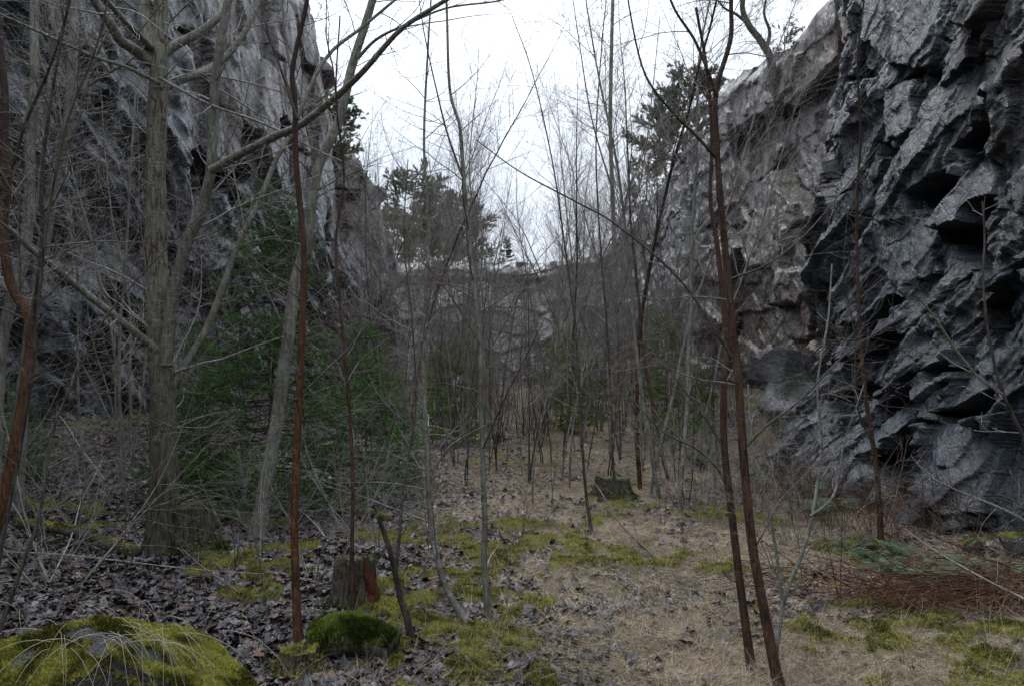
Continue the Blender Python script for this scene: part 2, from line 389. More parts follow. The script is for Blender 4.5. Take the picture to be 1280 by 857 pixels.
def disp_right(S, Z, base, px, py):
    a = R(-40)
    d1, i1 = facets(S, Z, 100, 1.5, 1.5, a, .38, 1.3, .45)
    d2, i2 = facets(S, Z, 200, .55, 1.9, a+.12, .45, 1.5, .5)
    d3, i3 = facets(S, Z, 300, .2, 1.9, a-.1, .5, 1.4, .6)
    d4, i4 = facets(S, Z, 400, .075, 1.7, a, .5, 1.2, .7)
    c1, j1, e1 = cells(S, Z, 450, .75, 1.8, a-.1, -.04, .1)
    m2 = .55+.6*smooth(.3, .7, fbm(S*.5, Z*.5, 31)); m3 = smooth(.40, .62, fbm(S*.8, Z*.8, 33)); m4 = smooth(.42, .6, fbm(S*1.3+5, Z*1.3, 34))
    c2, j2, e2 = cells(S, Z, 470, .36, 2.2, a, -.14, .22); c3, j3, e3 = cells(S, Z, 480, .13, 2., a-.1, -.12, .3)
    d = .30*(d1-.1)+.36*d2*m2+.42*d3*(.1+.9*m3)+.55*d4*(.1+m4)+.36*c1+.42*c2*m2+.4*c3*(.2+m3)-np.clip(1-e1/.03, 0, 1)*.08-np.clip(1-e2/.04, 0, 1)*.03-.12
    i1 = .5*i1+.5*j1
    sgn = np.zeros_like(d); fix = np.zeros_like(d); keep = np.ones_like(d)
    jx = px+5*(fbm(S*7, Z*7, 41, 3)-.5)*2; jy = py+5*(fbm(S*7, Z*7, 42, 3)-.5)*2
    for poly in CAV:
        m = inpoly(jx, jy, poly); fix[m] = -.32; keep[m] = .25
    for poly, c, b, g in SLAB:
        m = inpoly(jx, jy, poly); q = np.array(poly, float); cx, cy = q.mean(0)
        fix[m] = .36*(c+b*(py-cy)/50+g*(px-cx)/50)[m]; keep[m] = .22; i1[m] = .15
    d = d*keep+fix
    d += .05*(fbm(S*4, Z*4, 45)-.5)+.018*(fbm(S*18, Z*18, 46)-.5)
    d += .5*smooth(2.2, -.4, Z)*smooth(5.5, 9, base[..., 1])
    return d, .35*i1+.4*j2+.25*i3, e1
def tone_right(S, Z, base, px, py, idr):
    return np.clip(idr*1.1-.1+.5*(fbm(S*.6, Z*.6, 61)-.5)-.45*smooth(1.8, .2, Z)*smooth(.35, .6, fbm(S, Z, 63)), 0, 1)
cliff('cliff_right', 'dark blue-grey fractured rock wall with overhanging slabs at the right', [(6.5, -13), (5.3, -5), (4.75, 3.0), (4.45, 6.8), (4.15, 11.0), (4.5, 12.2), (6.8, 13.6)],
      lambda p: .12 if p[1] < 5.6 else (.014 if p[1] < 11.4 else .04), .0145, lambda x, y, s: 8.6+.6*np.sin(s*.9)+0*x, 1, M['rock_r'], disp_right, .085, 14,
      lambda S, Z, b, px, py: .5*smooth(.55, .75, fbm(S*.5, Z*.5, 66)), tone_right)

# --- recessed brown wall behind it, right
def disp_brown(S, Z, base, px, py):
    d1, i1, e1 = cells(S, Z, 500, 2.5, 1.3, R(-3), -.02, .04)
    d2, i2, e2 = cells(S, Z, 600, .9, 1.5, R(35), -.15, .3)
    d3, i3, e3 = cells(S, Z, 700, .3, 1.5, R(35), -.1, .35)
    far = smooth(20, 26, base[..., 1]); m = np.clip(.05+far+.0*smooth(.62, .72, fbm(S*.4, Z*.4, 71)), 0, 1.2)
    q1, _ = facets(S, Z, 620, 1.1, 1.5, R(30), .3, 1.1, .5); q2, _ = facets(S, Z, 640, .4, 1.5, R(30), .3, 1.1, .5)
    m = np.clip(m+.08+.4*smooth(.5, .62, fbm(S*.5, Z*.7, 69)), 0, 1); c4, j4, _ = cells(S, Z, 660, .8, 2.4, R(3), -.03, .08); d = .25*d1+.4*c4+(.12*q1+.4*q2)*m+.2*d3-np.clip(1-e1/.022, 0, 1)*.16
    return d+.06*(fbm(S*2.5, Z*2.5, 72)-.5)+.03*(fbm(S*12, Z*12, 73)-.5), .5*i1+.5*i2, e1
def h_brown(x, y, s):
    return np.interp(y, [13, 14.9, 15.3, 17.2, 17.8, 22.8, 23.4, 25, 29, 33, 38, 44], [13, 12.6, 9.3, 9.1, 8.9, 9.4, 8.5, 9.0, 8.7, 8.5, 8.4, 8.0])+.3*(fbm(s*.9, s*0, 75)-.5)
cliff('cliff_recess', 'brownish granite wall set back behind the dark rock at the right', [(7.4, 11.6), (6.1, 14.0), (5.9, 17), (5.65, 22.5), (5.3, 23.6), (5.5, 30), (5.6, 36), (5.0, 41.5), (5.2, 44)],
      lambda p: .045, .05, h_brown, 1, M['rock_b'], disp_brown, .04, 16,
      lambda S, Z, b, px, py: smooth(23, 21, b[..., 1])*(.6+.4*smooth(.4, .6, fbm(S*.5, Z*.5, 79))),
      lambda S, Z, b, px, py, i: np.clip(i*.6+.3*(fbm(S*.3, Z*.3, 80)-.4), 0, 1))

# --- left wall
def disp_left(S, Z, base, px, py):
    A_ = R(-38)
    d1, i1 = facets(S, Z, 900, 2.6, 1.3, A_, .35, 1.3, .45)
    d2, i2 = facets(S, Z, 1000, 1.0, 1.7, A_, .45, 1.5, .5)
    d3, i3 = facets(S, Z, 1100, .38, 1.7, A_, .5, 1.5, .6)
    d4, i4 = facets(S, Z, 1150, .15, 1.7, A_, .5, 1.3, .6)
    c1, j1, e1 = cells(S, Z, 1170, 1.9, .8, R(4), -.02, .06)
    up = smooth(4.5, 8, Z+1.*fbm(S*.3, Z*.3, 91))*smooth(14, 20, base[..., 1])
    m = 1-.85*up
    d = .5*d1*(1-.6*up)+.6*d2*m+.6*d3*m+.6*d4*(.2+.8*m)+(.08+.3*up)*c1-np.clip(1-e1/.025, 0, 1)*(.04+.16*up)
    for poly in ([(205, 195), (240, 185), (265, 235), (215, 250)], [(95, 140), (85, 60), (105, 65), (108, 150)], [(330, 150), (342, 145), (345, 175), (332, 180)],
                 [(420, 235), (440, 240), (438, 255), (422, 252)], [(90, 340), (150, 380), (190, 430), (120, 420)], [(255, 205), (300, 200), (310, 225), (260, 230)]):
        mm = inpoly(px, py, poly); d[mm] = d[mm]*.3-.9
    return d+.06*(fbm(S*1.5, Z*1.5, 92)-.5)+.03*(fbm(S*8, Z*8, 93)-.5), (.5*i2+.5*i3)*(1-up)+up*j1, e1
def h_left(x, y, s):
    return np.interp(y, [0, 12, 20, 26, 28, 29.2, 30, 33, 36.5, 37.2, 38.4, 38.8, 42], [9.5, 10.8, 12.6, 13.9, 13.6, 12.6, 11.4, 11.2, 10.8, 10.2, 9.9, 8.7, 8.4])+.35*(fbm(s*.8, s*0, 95)-.5)+.75*(rnd(np.floor(s/1.15+.4*fbm(s*2, s*0, 94)), s*0, 98)-.5)
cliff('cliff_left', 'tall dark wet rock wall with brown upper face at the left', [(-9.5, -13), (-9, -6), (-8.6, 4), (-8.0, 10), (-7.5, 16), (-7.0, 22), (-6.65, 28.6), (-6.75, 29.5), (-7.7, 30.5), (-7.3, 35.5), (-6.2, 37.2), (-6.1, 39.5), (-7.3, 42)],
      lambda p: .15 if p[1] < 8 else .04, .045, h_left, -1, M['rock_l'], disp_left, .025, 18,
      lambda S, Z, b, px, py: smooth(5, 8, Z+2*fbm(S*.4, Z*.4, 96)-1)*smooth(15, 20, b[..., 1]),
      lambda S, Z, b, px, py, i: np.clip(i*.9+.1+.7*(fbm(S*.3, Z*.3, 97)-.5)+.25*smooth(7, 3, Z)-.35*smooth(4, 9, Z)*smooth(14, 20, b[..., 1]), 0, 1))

# --- unseen wall added behind the camera to hold back sky light
cliff('rear_light_block', 'unseen rough rock wall added behind the viewpoint to block sky light', [(9, -12), (2, -13), (-4, -12.5), (-12, -12)], lambda p: .15, .15, lambda x, y, s: 9.5+fbm(s*.4, s*0, 130), -1, M['rock_b'],
      lambda S, Z, b, px, py: (lambda a: (.4*a[0], a[1], a[2]))(cells(S, Z, 1700, 1.5, 1.4, R(10), -.1, .2)), .04, 10)
# --- far end wall
def disp_far(S, Z, base, px, py):
    d1, i1, e1 = cells(S, Z, 1300, 1.7, 1.6, R(6), -.08, .15)
    d2, i2, e2 = cells(S, Z, 1400, .62, 1.7, R(12), -.12, .3)
    d3, i3, e3 = cells(S, Z, 1500, .22, 1.6, R(20), -.1, .4)
    d = .7*d1+.9*d2+.7*d3-np.clip(1-e1/.05, 0, 1)*.25
    d += .5*smooth(6.0, 6.12, Z)
    return d+.1*(fbm(S*2, Z*2, 99)-.5), .5*i1+.5*i2, e1
cliff('cliff_far', 'pale grey blocky rock face closing the far end', [(-9, 40.6), (-6, 41.2), (0, 41.6), (5.5, 41.2), (8, 40.5)], lambda p: .05, .05,
      lambda x, y, s: 6.95+.25*smooth(1, 5, x)+.25*(fbm(s*.6, s*0, 120)-.5), -1, M['rock_f'], disp_far, .02, 70,
      lambda S, Z, b, px, py: .7*smooth(.4, .7, fbm(S*.3, Z*.3, 121)), lambda S, Z, b, px, py, i: np.clip(i*.7-.1, 0, 1))

# ------------------------------------------------------------------ ground
def masks(x, y):
    """1 grass, 2 moss, 3 litter weights"""
    g = smooth(-1.6, .9, x+2.2*(fbm(x*.35, y*.35, 21)-.5)+.12*(y-5))*smooth(4.6, 3.0, x)
    g = g*(.35+.65*smooth(.36, .55, fbm(x*.8, y*.8, 22)))
    m = .9*smooth(.60, .67, fbm(x*.9+3, y*.9, 23, 4))
    spots = [(at(655, 755), .34), (at(610, 800), .25), (at(540, 835), .34), (at(1180, 800), 1.0), (at(1090, 790), .8), (at(1230, 760), .5), (at(600, 690), .3), (at(80, 630), .7),
             (at(350, 660), .4), (at(770, 610), .5), (at(960, 650), .6), (at(1130, 760), .6), (at(1010, 800), .35), (at(880, 640), .5), (at(110, 660), .5), (at(1060, 690), .5)]
    for p, r in spots:
        q = np.hypot(x-p[0], y-p[1])/(r*.75)+1.6*(fbm(x*3.5, y*3.5, 25, 4)-.5)
        m = np.maximum(m, smooth(1., .55, q))
    return g, m*smooth(.38, .56, fbm(x*5, y*5, 26, 4))
def axis(lo, a, b, hi, fine):
    l = a-np.cumsum(fine*1.12**np.arange(80)); l = l[l > lo][::-1]; h = b+np.cumsum(fine*1.12**np.arange(80)); h = h[h < hi]
    return np.concatenate([[lo], l, np.arange(a, b, fine), h, [hi]])
gx = axis(-400, -7.5, 6.5, 400, .035); gy = axis(-300, 2.2, 14, 600, .035)
XX, YY = np.meshgrid(gx, gy, indexing='ij')
ZZ = G(XX, YY); gm, mm_ = masks(XX, YY)
near = smooth(20, 12, YY)*smooth(9, 7, abs(XX))
ZZ = ZZ+.05*mm_*near*(.6+.8*fbm(XX*9, YY*9, 27))+.02*near*(fbm(XX*16, YY*16, 28)-.5)
f1 = fbm(XX*3, YY*3, 29); f2 = fbm(XX*14, YY*14, 30)
soil = np.stack([.035+.03*f2, .029+.024*f2, .026+.02*f2], -1)
gcol = np.array([.19, .15, .10])*(.55+.9*f2[..., None]); mcol = (np.array([.045, .046, .014])*(1-f1[..., None])+np.array([.14, .13, .035])*f1[..., None])*(.5+f2[..., None])
C = soil*(1-gm[..., None]*.8)+gcol*gm[..., None]*.8; C = C*(1-mm_[..., None])+mcol*mm_[..., None]
n0, n1 = XX.shape; ii = np.arange((n0-1)*(n1-1)); a = (ii//(n1-1))*n1+ii % (n1-1)
gv = np.stack([XX, YY, ZZ], -1).reshape(-1, 3)
o = ob('ground', mesh('ground', gv, np.stack([a, a+n1, a+n1+1, a+1], 1), M['ground'], C.reshape(-1, 3)))
tag(o, 'uneven forest floor of dark soil, grass and moss', 'ground', None, 'structure')

# ------------------------------------------------------------------ tubes and branching
def tubes(pts, rad, k=5, rough=0., rs=0):
    """pts (M,n,3), rad (M,n) -> verts, quads"""
    M_, n = pts.shape[:2]
    t = nrm(np.gradient(pts, axis=1)); mt = nrm(t.mean(1))
    ref = np.where(abs(mt[:, 2:3]) > .8, np.array([[1., 0, 0]]), np.array([[0, 0, 1.]]))[:, None, :]
    u = nrm(ref-(ref*t).sum(-1, keepdims=True)*t); v = np.cross(t, u)
    a = np.arange(k)*2*math.pi/k
    rr = rad[:, :, None]*np.ones(k)
    if rough:
        L = np.arange(n)[None, :, None]; rr = rr*(1+rough*2*(fbm(a[None, None, :]*2.2+L*0+np.arange(M_)[:, None, None]*7, L*.35+0*a, rs)-.5)+rough*1.2*(fbm(a[None, None, :]*6, L*.9+0*a, rs+5)-.5))
    ring = pts[:, :, None, :]+rr[..., None]*(np.cos(a)[None, None, :, None]*u[:, :, None, :]+np.sin(a)[None, None, :, None]*v[:, :, None, :])
    V = ring.reshape(-1, 3)
    m, i, j = np.meshgrid(np.arange(M_), np.arange(n-1), np.arange(k), indexing='ij')
    b = (m*n+i)*k; j2 = (j+1) % k
    Fq = np.stack([b+j, b+j2, b+k+j2, b+k+j], -1).reshape(-1, 4)
    return V, Fq
class TB:
    def __init__(s): s.v = []; s.f = []; s.n = 0; s.c = []
    def add(s, V, Fc, c=None):
        if len(V) == 0: return s
        s.v.append(V); s.f.append(Fc+s.n); s.n += len(V)
        if c is not None: s.c.append(np.broadcast_to(c, (len(V), 3)))
        return s
    def mesh(s, name, mat, origin=None, sm=True):
        V = np.concatenate(s.v); 
        if origin is not None: V = V-origin
        g = {}
        for f in s.f: g.setdefault(f.shape[1], []).append(f)
        return mesh(name, V, [np.concatenate(x) for x in g.values()], mat, np.concatenate(s.c) if s.c else None, None, sm)
def resample(P_, R_, n):
    """catmull-rom through traced points"""
    P_ = np.asarray(P_, float); R_ = np.asarray(R_, float)
    e = np.concatenate([[2*P_[0]-P_[1]], P_, [2*P_[-1]-P_[-2]]]); m = len(P_)
    t = np.linspace(0, m-1-1e-6, n); i = np.floor(t).astype(int); f = (t-i)[:, None]
    a, b, c, d = e[i], e[i+1], e[i+2], e[i+3]
    p = .5*(2*b+(c-a)*f+(2*a-5*b+4*c-d)*f*f+(-a+3*b-3*c+d)*f**3)
    return p, np.interp(t, np.arange(m), R_)
def grow(pts, rad, num, g, t0=.2, t1=.98, ang=(35, 70), ln=(.3, .8), n=7, up=.15, wig=.12, rr=.55, rmin=.0015, flat=0., taper=.7, tlen=.55):
    P_ = pts.shape[0]; L = np.linalg.norm(np.diff(pts, axis=1), axis=2).sum(1)
    idx = g.choice(P_, num, p=L/L.sum()); t = g.uniform(t0, t1, num); q = t*(pts.shape[1]-1); i = np.minimum(q.astype(int), pts.shape[1]-2); f = (q-i)[:, None]
    pos = pts[idx, i]*(1-f)+pts[idx, i+1]*f; tn = nrm(pts[idx, i+1]-pts[idx, i]); r0 = (rad[idx, i]*(1-f[:, 0])+rad[idx, i+1]*f[:, 0])*rr
    rv = g.normal(size=(num, 3)); rv[:, 2] *= (1-flat); pr = nrm(rv-(rv*tn).sum(1, keepdims=True)*tn)
    an = np.radians(g.uniform(*ang, num))[:, None]; d = nrm(tn*np.cos(an)+pr*np.sin(an))
    le = g.uniform(*ln, num)*(1-tlen*t); r0 = np.minimum(r0, le*.0062+.0008)
    out = np.zeros((num, n, 3)); out[:, 0] = pos; bend = g.normal(size=(num, 3))*wig
    for k in range(1, n):
        d = nrm(d+np.array([0, 0, up])/n*2+bend/n*2+g.normal(size=(num, 3))*wig*.6)
        out[:, k] = out[:, k-1]+d*(le/(n-1))[:, None]
    s = np.linspace(0, 1, n)[None, :]
    r = np.maximum(np.clip(r0, rmin, None)[:, None]*(1-s)**taper, rmin*.7)
    return out, r
def stack(trs, n=40):
    a = [resample(p, r, n) for p, r in trs]; return np.stack([x[0] for x in a]), np.stack([x[1] for x in a])

# ------------------------------------------------------------------ traced trees
def trace(pxs, d0, d1, r0, r1, mid=None):
    """pixel outline + a depth that runs from d0 to d1 -> real curve with thickness"""
    m = len(pxs); ds = np.linspace(d0, d1, m)
    return [P(x, y, d) for (x, y), d in zip(pxs, ds)], np.linspace(r0, r1, m)
def hero(name, label, cat, trunk, limbs, barkm, limbm, twigm, seed, tw=(60, 300, 500), tw_len=((.5, 1.3), (.2, .6), (.08, .25)), trunk_sides=14, base=None, rough=.06, up=.12, group=None, grounded=True, trunk_n=70, angs=(35, 75), rmin=.0012):
    g = np.random.default_rng(seed)
    p0 = np.array(trunk[0][0], float)
    org = np.array([p0[0], p0[1], float(G(p0[0], p0[1]))])
    root = empty(name, org, label, cat, group)
    tp, tr = resample(trunk[0], trunk[1], trunk_n)
    ext = tp[0].copy(); ext[2] = org[2]-.12
    if not grounded: org = p0.copy(); root.location = [float(a) for a in org]
    elif tp[0][2] > org[2]-.05: tp = np.concatenate([[ext], tp]); tr = np.concatenate([[tr[0]*1.25], tr])
    h = np.linalg.norm(tp-tp[0], axis=1); tr = tr*(1+.45*np.exp(-h/.18))
    V, Fq = tubes(tp[None], tr[None], trunk_sides, rough, seed)
    ob('trunk', TB().add(V, Fq).mesh('trunk', barkm, org), root)
    for pp, rr in limbs:
        lp, lr = resample(pp, rr, 30)
        V, Fq = tubes(lp[None], lr[None], 8, .05, seed+3)
        ob('limb', TB().add(V, Fq).mesh('limb', limbm, org), root)
    allc = [(trunk[0], trunk[1])]+list(limbs)
    sp, sr = stack(allc, 40)
    B = TB()
    a1, r1 = grow(sp, sr, tw[0], g, .22, .97, angs, tw_len[0], 9, up, .16, .42, rmin*1.6, .2)
    a1 = a1; B.add(*tubes(a1, r1, 5))
    a2, r2 = grow(a1, r1, tw[1], g, .15, .95, (30, 65), tw_len[1], 7, up*.6, .18, .6, rmin, .1); B.add(*tubes(a2, r2, 3))
    a3, r3 = grow(a2, r2, tw[2], g, .15, .95, (30, 65), tw_len[2], 5, up*.5, .15, .7, rmin*.8, 0); B.add(*tubes(a3, r3, 3))
    ob('crown', B.mesh('crown', twigm, org), root)
    return root

T = trace
# main forked tree
d = 6.9
hero('forked_tree', 'largest tree, pale grey-green trunk with cracked bark and forking limbs beside the hollow stump', 'tree',
     (lambda a: (a[0], [.17, .14, .122, .106, .096, .088, .084, .082, .08, .062, .055]))(T([(206, 694), (206, 650), (205, 600), (204, 500), (200, 430), (197, 350), (195, 270), (195, 200), (197, 120), (200, 50), (203, -80)], 6.9, 6.9, .19, .09)),
     [T([(208, 455), (215, 380), (230, 315), (252, 260), (264, 210), (267, 130), (275, 60), (287, -10), (305, -110)], 6.85, 6.3, .058, .03),
      T([(264, 213), (305, 190), (345, 170), (375, 157), (410, 130), (437, 106), (459, 84), (500, 38), (545, 8), (600, -25)], 6.4, 5.2, .036, .012),
      T([(200, 440), (175, 420), (150, 400), (118, 375), (87, 350), (60, 328), (35, 308), (5, 280), (-40, 240)], 6.85, 5.6, .036, .018),
      T([(212, 490), (235, 450), (259, 410), (278, 360), (294, 315), (325, 250), (345, 200), (365, 165), (388, 108), (413, 66), (452, 35), (500, -5)], 6.9, 7.6, .036, .013),
      T([(190, 80), (168, 62), (150, 50), (135, 25), (115, -5), (100, -40)], 6.9, 6.2, .05, .03),
      T([(190, 60), (170, 40), (150, 20), (128, -5)], 6.85, 5.9, .03, .02),
      T([(200, 70), (222, 55), (245, 43), (275, 20), (292, -10), (310, -50)], 6.9, 7.3, .045, .025),
      T([(200, 112), (225, 100), (250, 92), (275, 78), (300, 50), (318, 15), (335, -30)], 6.9, 7.5, .042, .02),
      T([(190, 60), (180, 20), (176, -30), (172, -120)], 6.9, 6.9, .065, .05),
      T([(200, 105), (160, 85), (120, 72), (60, 45), (0, 18), (-30, 5)], 6.8, 5.4, .018, .007),
      T([(200, 98), (260, 130), (330, 155), (400, 190), (460, 215)], 6.8, 5.6, .014, .004)],
     M['bark_main'], M['bark_grey'], M['twig_grey'], 11, (80, 280, 330), ((.5, 1.9), (.25, .9), (.1, .35)), 28, rough=.09, trunk_n=140, up=.1, rmin=.0016)
# leaning grey tree
b = at(320, 676); d = b[1]
hero('leaning_tree', 'slender grey trunk leaning right past the spruce, lichen at its foot', 'tree',
     T([(320, 676), (333, 600), (346, 527), (358, 440), (368, 360), (384, 297), (396, 215), (424, 150), (441, 80), (466, 0), (490, -100)], d, d+.6, .07, .035),
     [T([(396, 212), (390, 185), (380, 145), (372, 115), (361, 77), (355, 30), (352, -20)], d+.4, d+.1, .022, .008),
      T([(441, 80), (470, 50), (510, 30), (560, 10), (620, 2), (655, -10)], d+.5, d-.4, .016, .006)],
     M['bark_grey'], M['bark_grey'], M['twig_brown'], 12, (60, 380, 700), ((.5, 1.6), (.25, .8), (.1, .3)), 14)
# rusty stem
b = at(374, 812); d = b[1]
hero('rusty_sapling', 'slim sapling with bright rust-orange bark rising from a small stump', 'tree',
     T([(374, 812), (370, 740), (368, 640), (372, 540), (377, 431), (380, 350), (379, 301), (370, 200), (369, 130), (366, 85), (384, 0), (395, -90)], d, d+.1, .025, .012),
     [T([(375, 470), (350, 400), (330, 355), (305, 290), (290, 240), (270, 190)], d, d+.5, .008, .003),
      T([(369, 500), (400, 470), (440, 430), (480, 380), (520, 330)], d, d+.6, .008, .003),
      T([(372, 150), (352, 90), (335, 40), (325, -10)], d, d+.2, .009, .004)],
     M['bark_red'], M['bark_dark'], M['twig_brown'], 13, (34, 150, 240), ((.4, 1.1), (.2, .5), (.08, .25)), 12)
# right pair
hero('rusty_tree', 'reddish trunk leaning left in the foreground, front one of the rust-barked pair', 'tree',
     T([(978, 872), (973, 853), (958, 778), (940, 678), (930, 577), (923, 477), (915, 400), (907, 320), (900, 240), (896, 180), (895, 115), (913, 50), (914, 0), (918, -90)], 3.95, 4.3, .027, .010),
     [T([(895, 118), (885, 90), (868, 50), (845, 15), (830, -20)], 4.2, 4.0, .010, .005),
      T([(897, 200), (870, 170), (840, 140), (805, 90), (785, 0), (780, -50)], 4.2, 3.7, .008, .003),
      T([(918, 450), (850, 350), (770, 281), (725, 255), (650, 215), (595, 175)], 4.2, 5.0, .008, .003),
      T([(930, 560), (960, 530), (1000, 500), (1060, 440), (1120, 400), (1160, 370)], 4.1, 4.6, .008, .002),
      T([(910, 350), (960, 330), (1010, 290), (1060, 230), (1100, 180)], 4.2, 4.7, .007, .002)],
     M['bark_darkred'], M['bark_dark'], M['twig_brown'], 14, (46, 200, 320), ((.35, 1.1), (.15, .5), (.08, .22)), 14, rmin=.001)
hero('rusty_tree', 'straighter reddish trunk just behind, rear one of the rust-barked pair', 'tree',
     T([(940, 835), (938, 825), (925, 728), (913, 628), (905, 552), (905, 480), (908, 427), (903, 370), (897, 310), (888, 250), (890, 175), (884, 90), (870, 10)], 4.25, 4.6, .024, .008),
     [T([(905, 560), (880, 520), (850, 480), (815, 430), (800, 380)], 4.35, 4.7, .007, .003),
      T([(913, 628), (900, 590), (870, 560), (830, 540), (790, 500), (760, 480)], 4.3, 4.8, .008, .003)],
     M['bark_darkred'], M['bark_dark'], M['twig_brown'], 15, (30, 140, 200), ((.35, 1.0), (.15, .45), (.08, .22)), 12, rmin=.001)
hero('thin_sapling', 'thin greenish forked stem growing right of the rust-barked pair', 'sapling',
     T([(968, 850), (972, 797), (982, 743), (1008, 675), (1022, 604), (1027, 550), (1022, 480), (1035, 400), (1040, 330)], 4.1, 4.6, .014, .004),
     [T([(1013, 645), (1040, 622), (1050, 585), (1056, 550), (1080, 480)], 4.2, 4.4, .008, .003),
      T([(978, 750), (968, 675), (950, 593), (940, 550), (935, 480)], 4.15, 4.5, .010, .004)],
     M['bark_grey'], M['bark_grey'], M['twig_grey'], 16, (24, 80, 100), ((.2, .7), (.1, .35), (.05, .2)), 8, rmin=.001)
# left group
hero('rusty_tree', 'crooked rust-brown trunk at the left picture edge', 'tree',
     T([(-40, 760), (-10, 670), (3, 630), (25, 527), (36, 460), (39, 417), (30, 385), (12, 350), (4, 290), (8, 235), (5, 190), (6, 120), (0, 60), (-10, -40)], 5.4, 5.6, .045, .022),
     [T([(38, 417), (48, 350), (53, 290), (52, 230), (60, 150), (75, 60), (90, -20)], 5.4, 5.1, .018, .006),
      T([(5, 250), (30, 160), (60, 90), (80, 30), (95, -30)], 5.5, 5.0, .012, .006)],
     M['bark_red'], M['bark_dark'], M['twig_brown'], 17, (60, 320, 500), ((.4, 1.4), (.2, .7), (.08, .3)), 14)
hero('pale_tree', 'pale smooth trunk behind the crooked rusty one, leaning right', 'tree',
     T([(-10, 640), (-2, 470), (8, 400), (30, 320), (37, 240), (38, 175), (43, 100), (43, 0), (48, -100)], 7.6, 7.6, .06, .035),
     [T([(30, 330), (50, 220), (60, 120), (70, 20), (75, -40)], 7.6, 7.9, .02, .012)],
     M['bark_grey'], M['bark_grey'], M['twig_grey'], 18, (60, 300, 400), ((.5, 1.5), (.25, .7), (.1, .3)), 12)
hero('pale_tree', 'pale knuckled trunk with side shoots standing before the dark left cliff', 'tree',
     T([(20, 640), (28, 500), (40, 400), (56, 300), (68, 215), (80, 180), (88, 130), (91, 60), (94, 0), (100, -100)], 8.0, 7.8, .062, .045),
     [T([(85, 180), (98, 150), (110, 100), (130, 50), (160, 10)], 7.8, 7.5, .022, .008),
      T([(91, 120), (130, 95), (170, 70), (215, 25), (260, -20)], 7.8, 7.3, .016, .006)],
     M['bark_grey'], M['bark_grey'], M['twig_pale'], 19, (60, 340, 500), ((.5, 1.5), (.25, .8), (.1, .3)), 12)
b = at(150, 640); d = b[1]
hero('thin_sapling', 'thin pale stem rising straight left of the largest tree', 'sapling',
     T([(168, 690), (160, 640), (150, 560), (149, 500), (150, 406), (156, 350), (161, 252), (164, 200), (170, 110), (178, 60)], d, d, .022, .008),
     [T([(151, 400), (120, 360), (90, 340), (60, 330)], d, d-.5, .009, .003)],
     M['bark_grey'], M['bark_grey'], M['twig_pale'], 20, (24, 120, 160), ((.3, 1.), (.2, .5), (.08, .25)), 9)
hero('dark_sapling', 'dark thin stem curving up at the lower left corner', 'sapling',
     T([(-5, 720), (8, 650), (25, 560), (38, 470), (48, 380), (60, 270), (85, 150), (120, 60), (140, -20)], 4.6, 4.8, .012, .006), [],
     M['bark_dark'], M['bark_dark'], M['twig_brown'], 21, (20, 110, 180), ((.4, 1.2), (.2, .5), (.08, .25)), 8)
hero('dark_sapling', 'dark stem slanting across the lower left toward the stump', 'sapling',
     T([(2, 780), (30, 700), (50, 640), (66, 540), (95, 470), (130, 400), (190, 330), (260, 260)], 4.3, 4.9, .011, .003), [],
     M['bark_dark'], M['bark_dark'], M['twig_brown'], 22, (20, 110, 180), ((.4, 1.2), (.2, .5), (.08, .25)), 8)
# centre saplings
d = at(610, 776)[1]
hero('thin_sapling', 'tall dark-topped sapling in the centre foreground, straight stem between moss cushions', 'sapling',
     T([(611, 776), (605, 700), (606, 653), (603, 560), (600, 427), (592, 350), (582, 250), (579, 215), (575, 160), (562, 110), (558, 0), (552, -80)], d, d+.4, .022, .007),
     [T([(580, 226), (560, 170), (545, 110), (530, 40), (520, -30)], d+.3, d+.8, .008, .003),
      T([(600, 430), (570, 380), (540, 340), (500, 300)], d+.1, d+.6, .006, .002),
      T([(604, 560), (630, 500), (650, 460), (680, 400)], d, d-.4, .006, .002)],
     M['bark_grey'], M['bark_dark'], M['twig_brown'], 23, (44, 200, 260), ((.3, 1.1), (.15, .5), (.08, .25)), 9, rmin=.001)
d = at(586, 782)[1]
hero('thin_sapling', 'pale sapling with a strongly bowed foot beside the straight centre stem', 'sapling',
     T([(588, 780), (575, 765), (555, 728), (545, 690), (538, 653), (533, 552), (530, 477), (532, 380), (536, 280), (530, 180), (535, 60), (540, -20)], d, d+.8, .024, .006),
     [T([(535, 600), (560, 560), (590, 540), (625, 520), (650, 480)], d+.2, d, .007, .003)],
     M['bark_grey'], M['bark_grey'], M['twig_grey'], 24, (40, 180, 220), ((.3, 1.1), (.15, .5), (.08, .25)), 9, rmin=.001)
d = at(512, 800)[1]
hero('broken_sapling', 'blackened crooked stem with a snapped top near the mossy log', 'sapling',
     T([(515, 802), (508, 770), (500, 745), (494, 715), (488, 690), (480, 665), (474, 648)], d, d-.1, .02, .013),
     [T([(494, 722), (500, 660), (503, 620), (512, 560), (520, 500), (515, 400), (505, 300), (510, 200)], d, d+.5, .011, .003)],
     M['bark_dark'], M['bark_dark'], M['twig_brown'], 25, (16, 70, 100), ((.2, .7), (.1, .4), (.06, .2)), 10, rough=.12)
d = at(440, 770)[1]
hero('dark_sapling', 'straight dark stem rising right of the rust-orange sapling', 'sapling',
     T([(441, 768), (440, 690), (441, 600), (436, 500), (425, 380), (420, 300), (430, 220), (420, 120), (425, 20)], d, d+.4, .014, .005), [],
     M['bark_darkred'], M['bark_dark'], M['twig_brown'], 26, (40, 180, 260), ((.3, 1.1), (.15, .6), (.08, .3)), 8)
d = at(740, 668)[1]
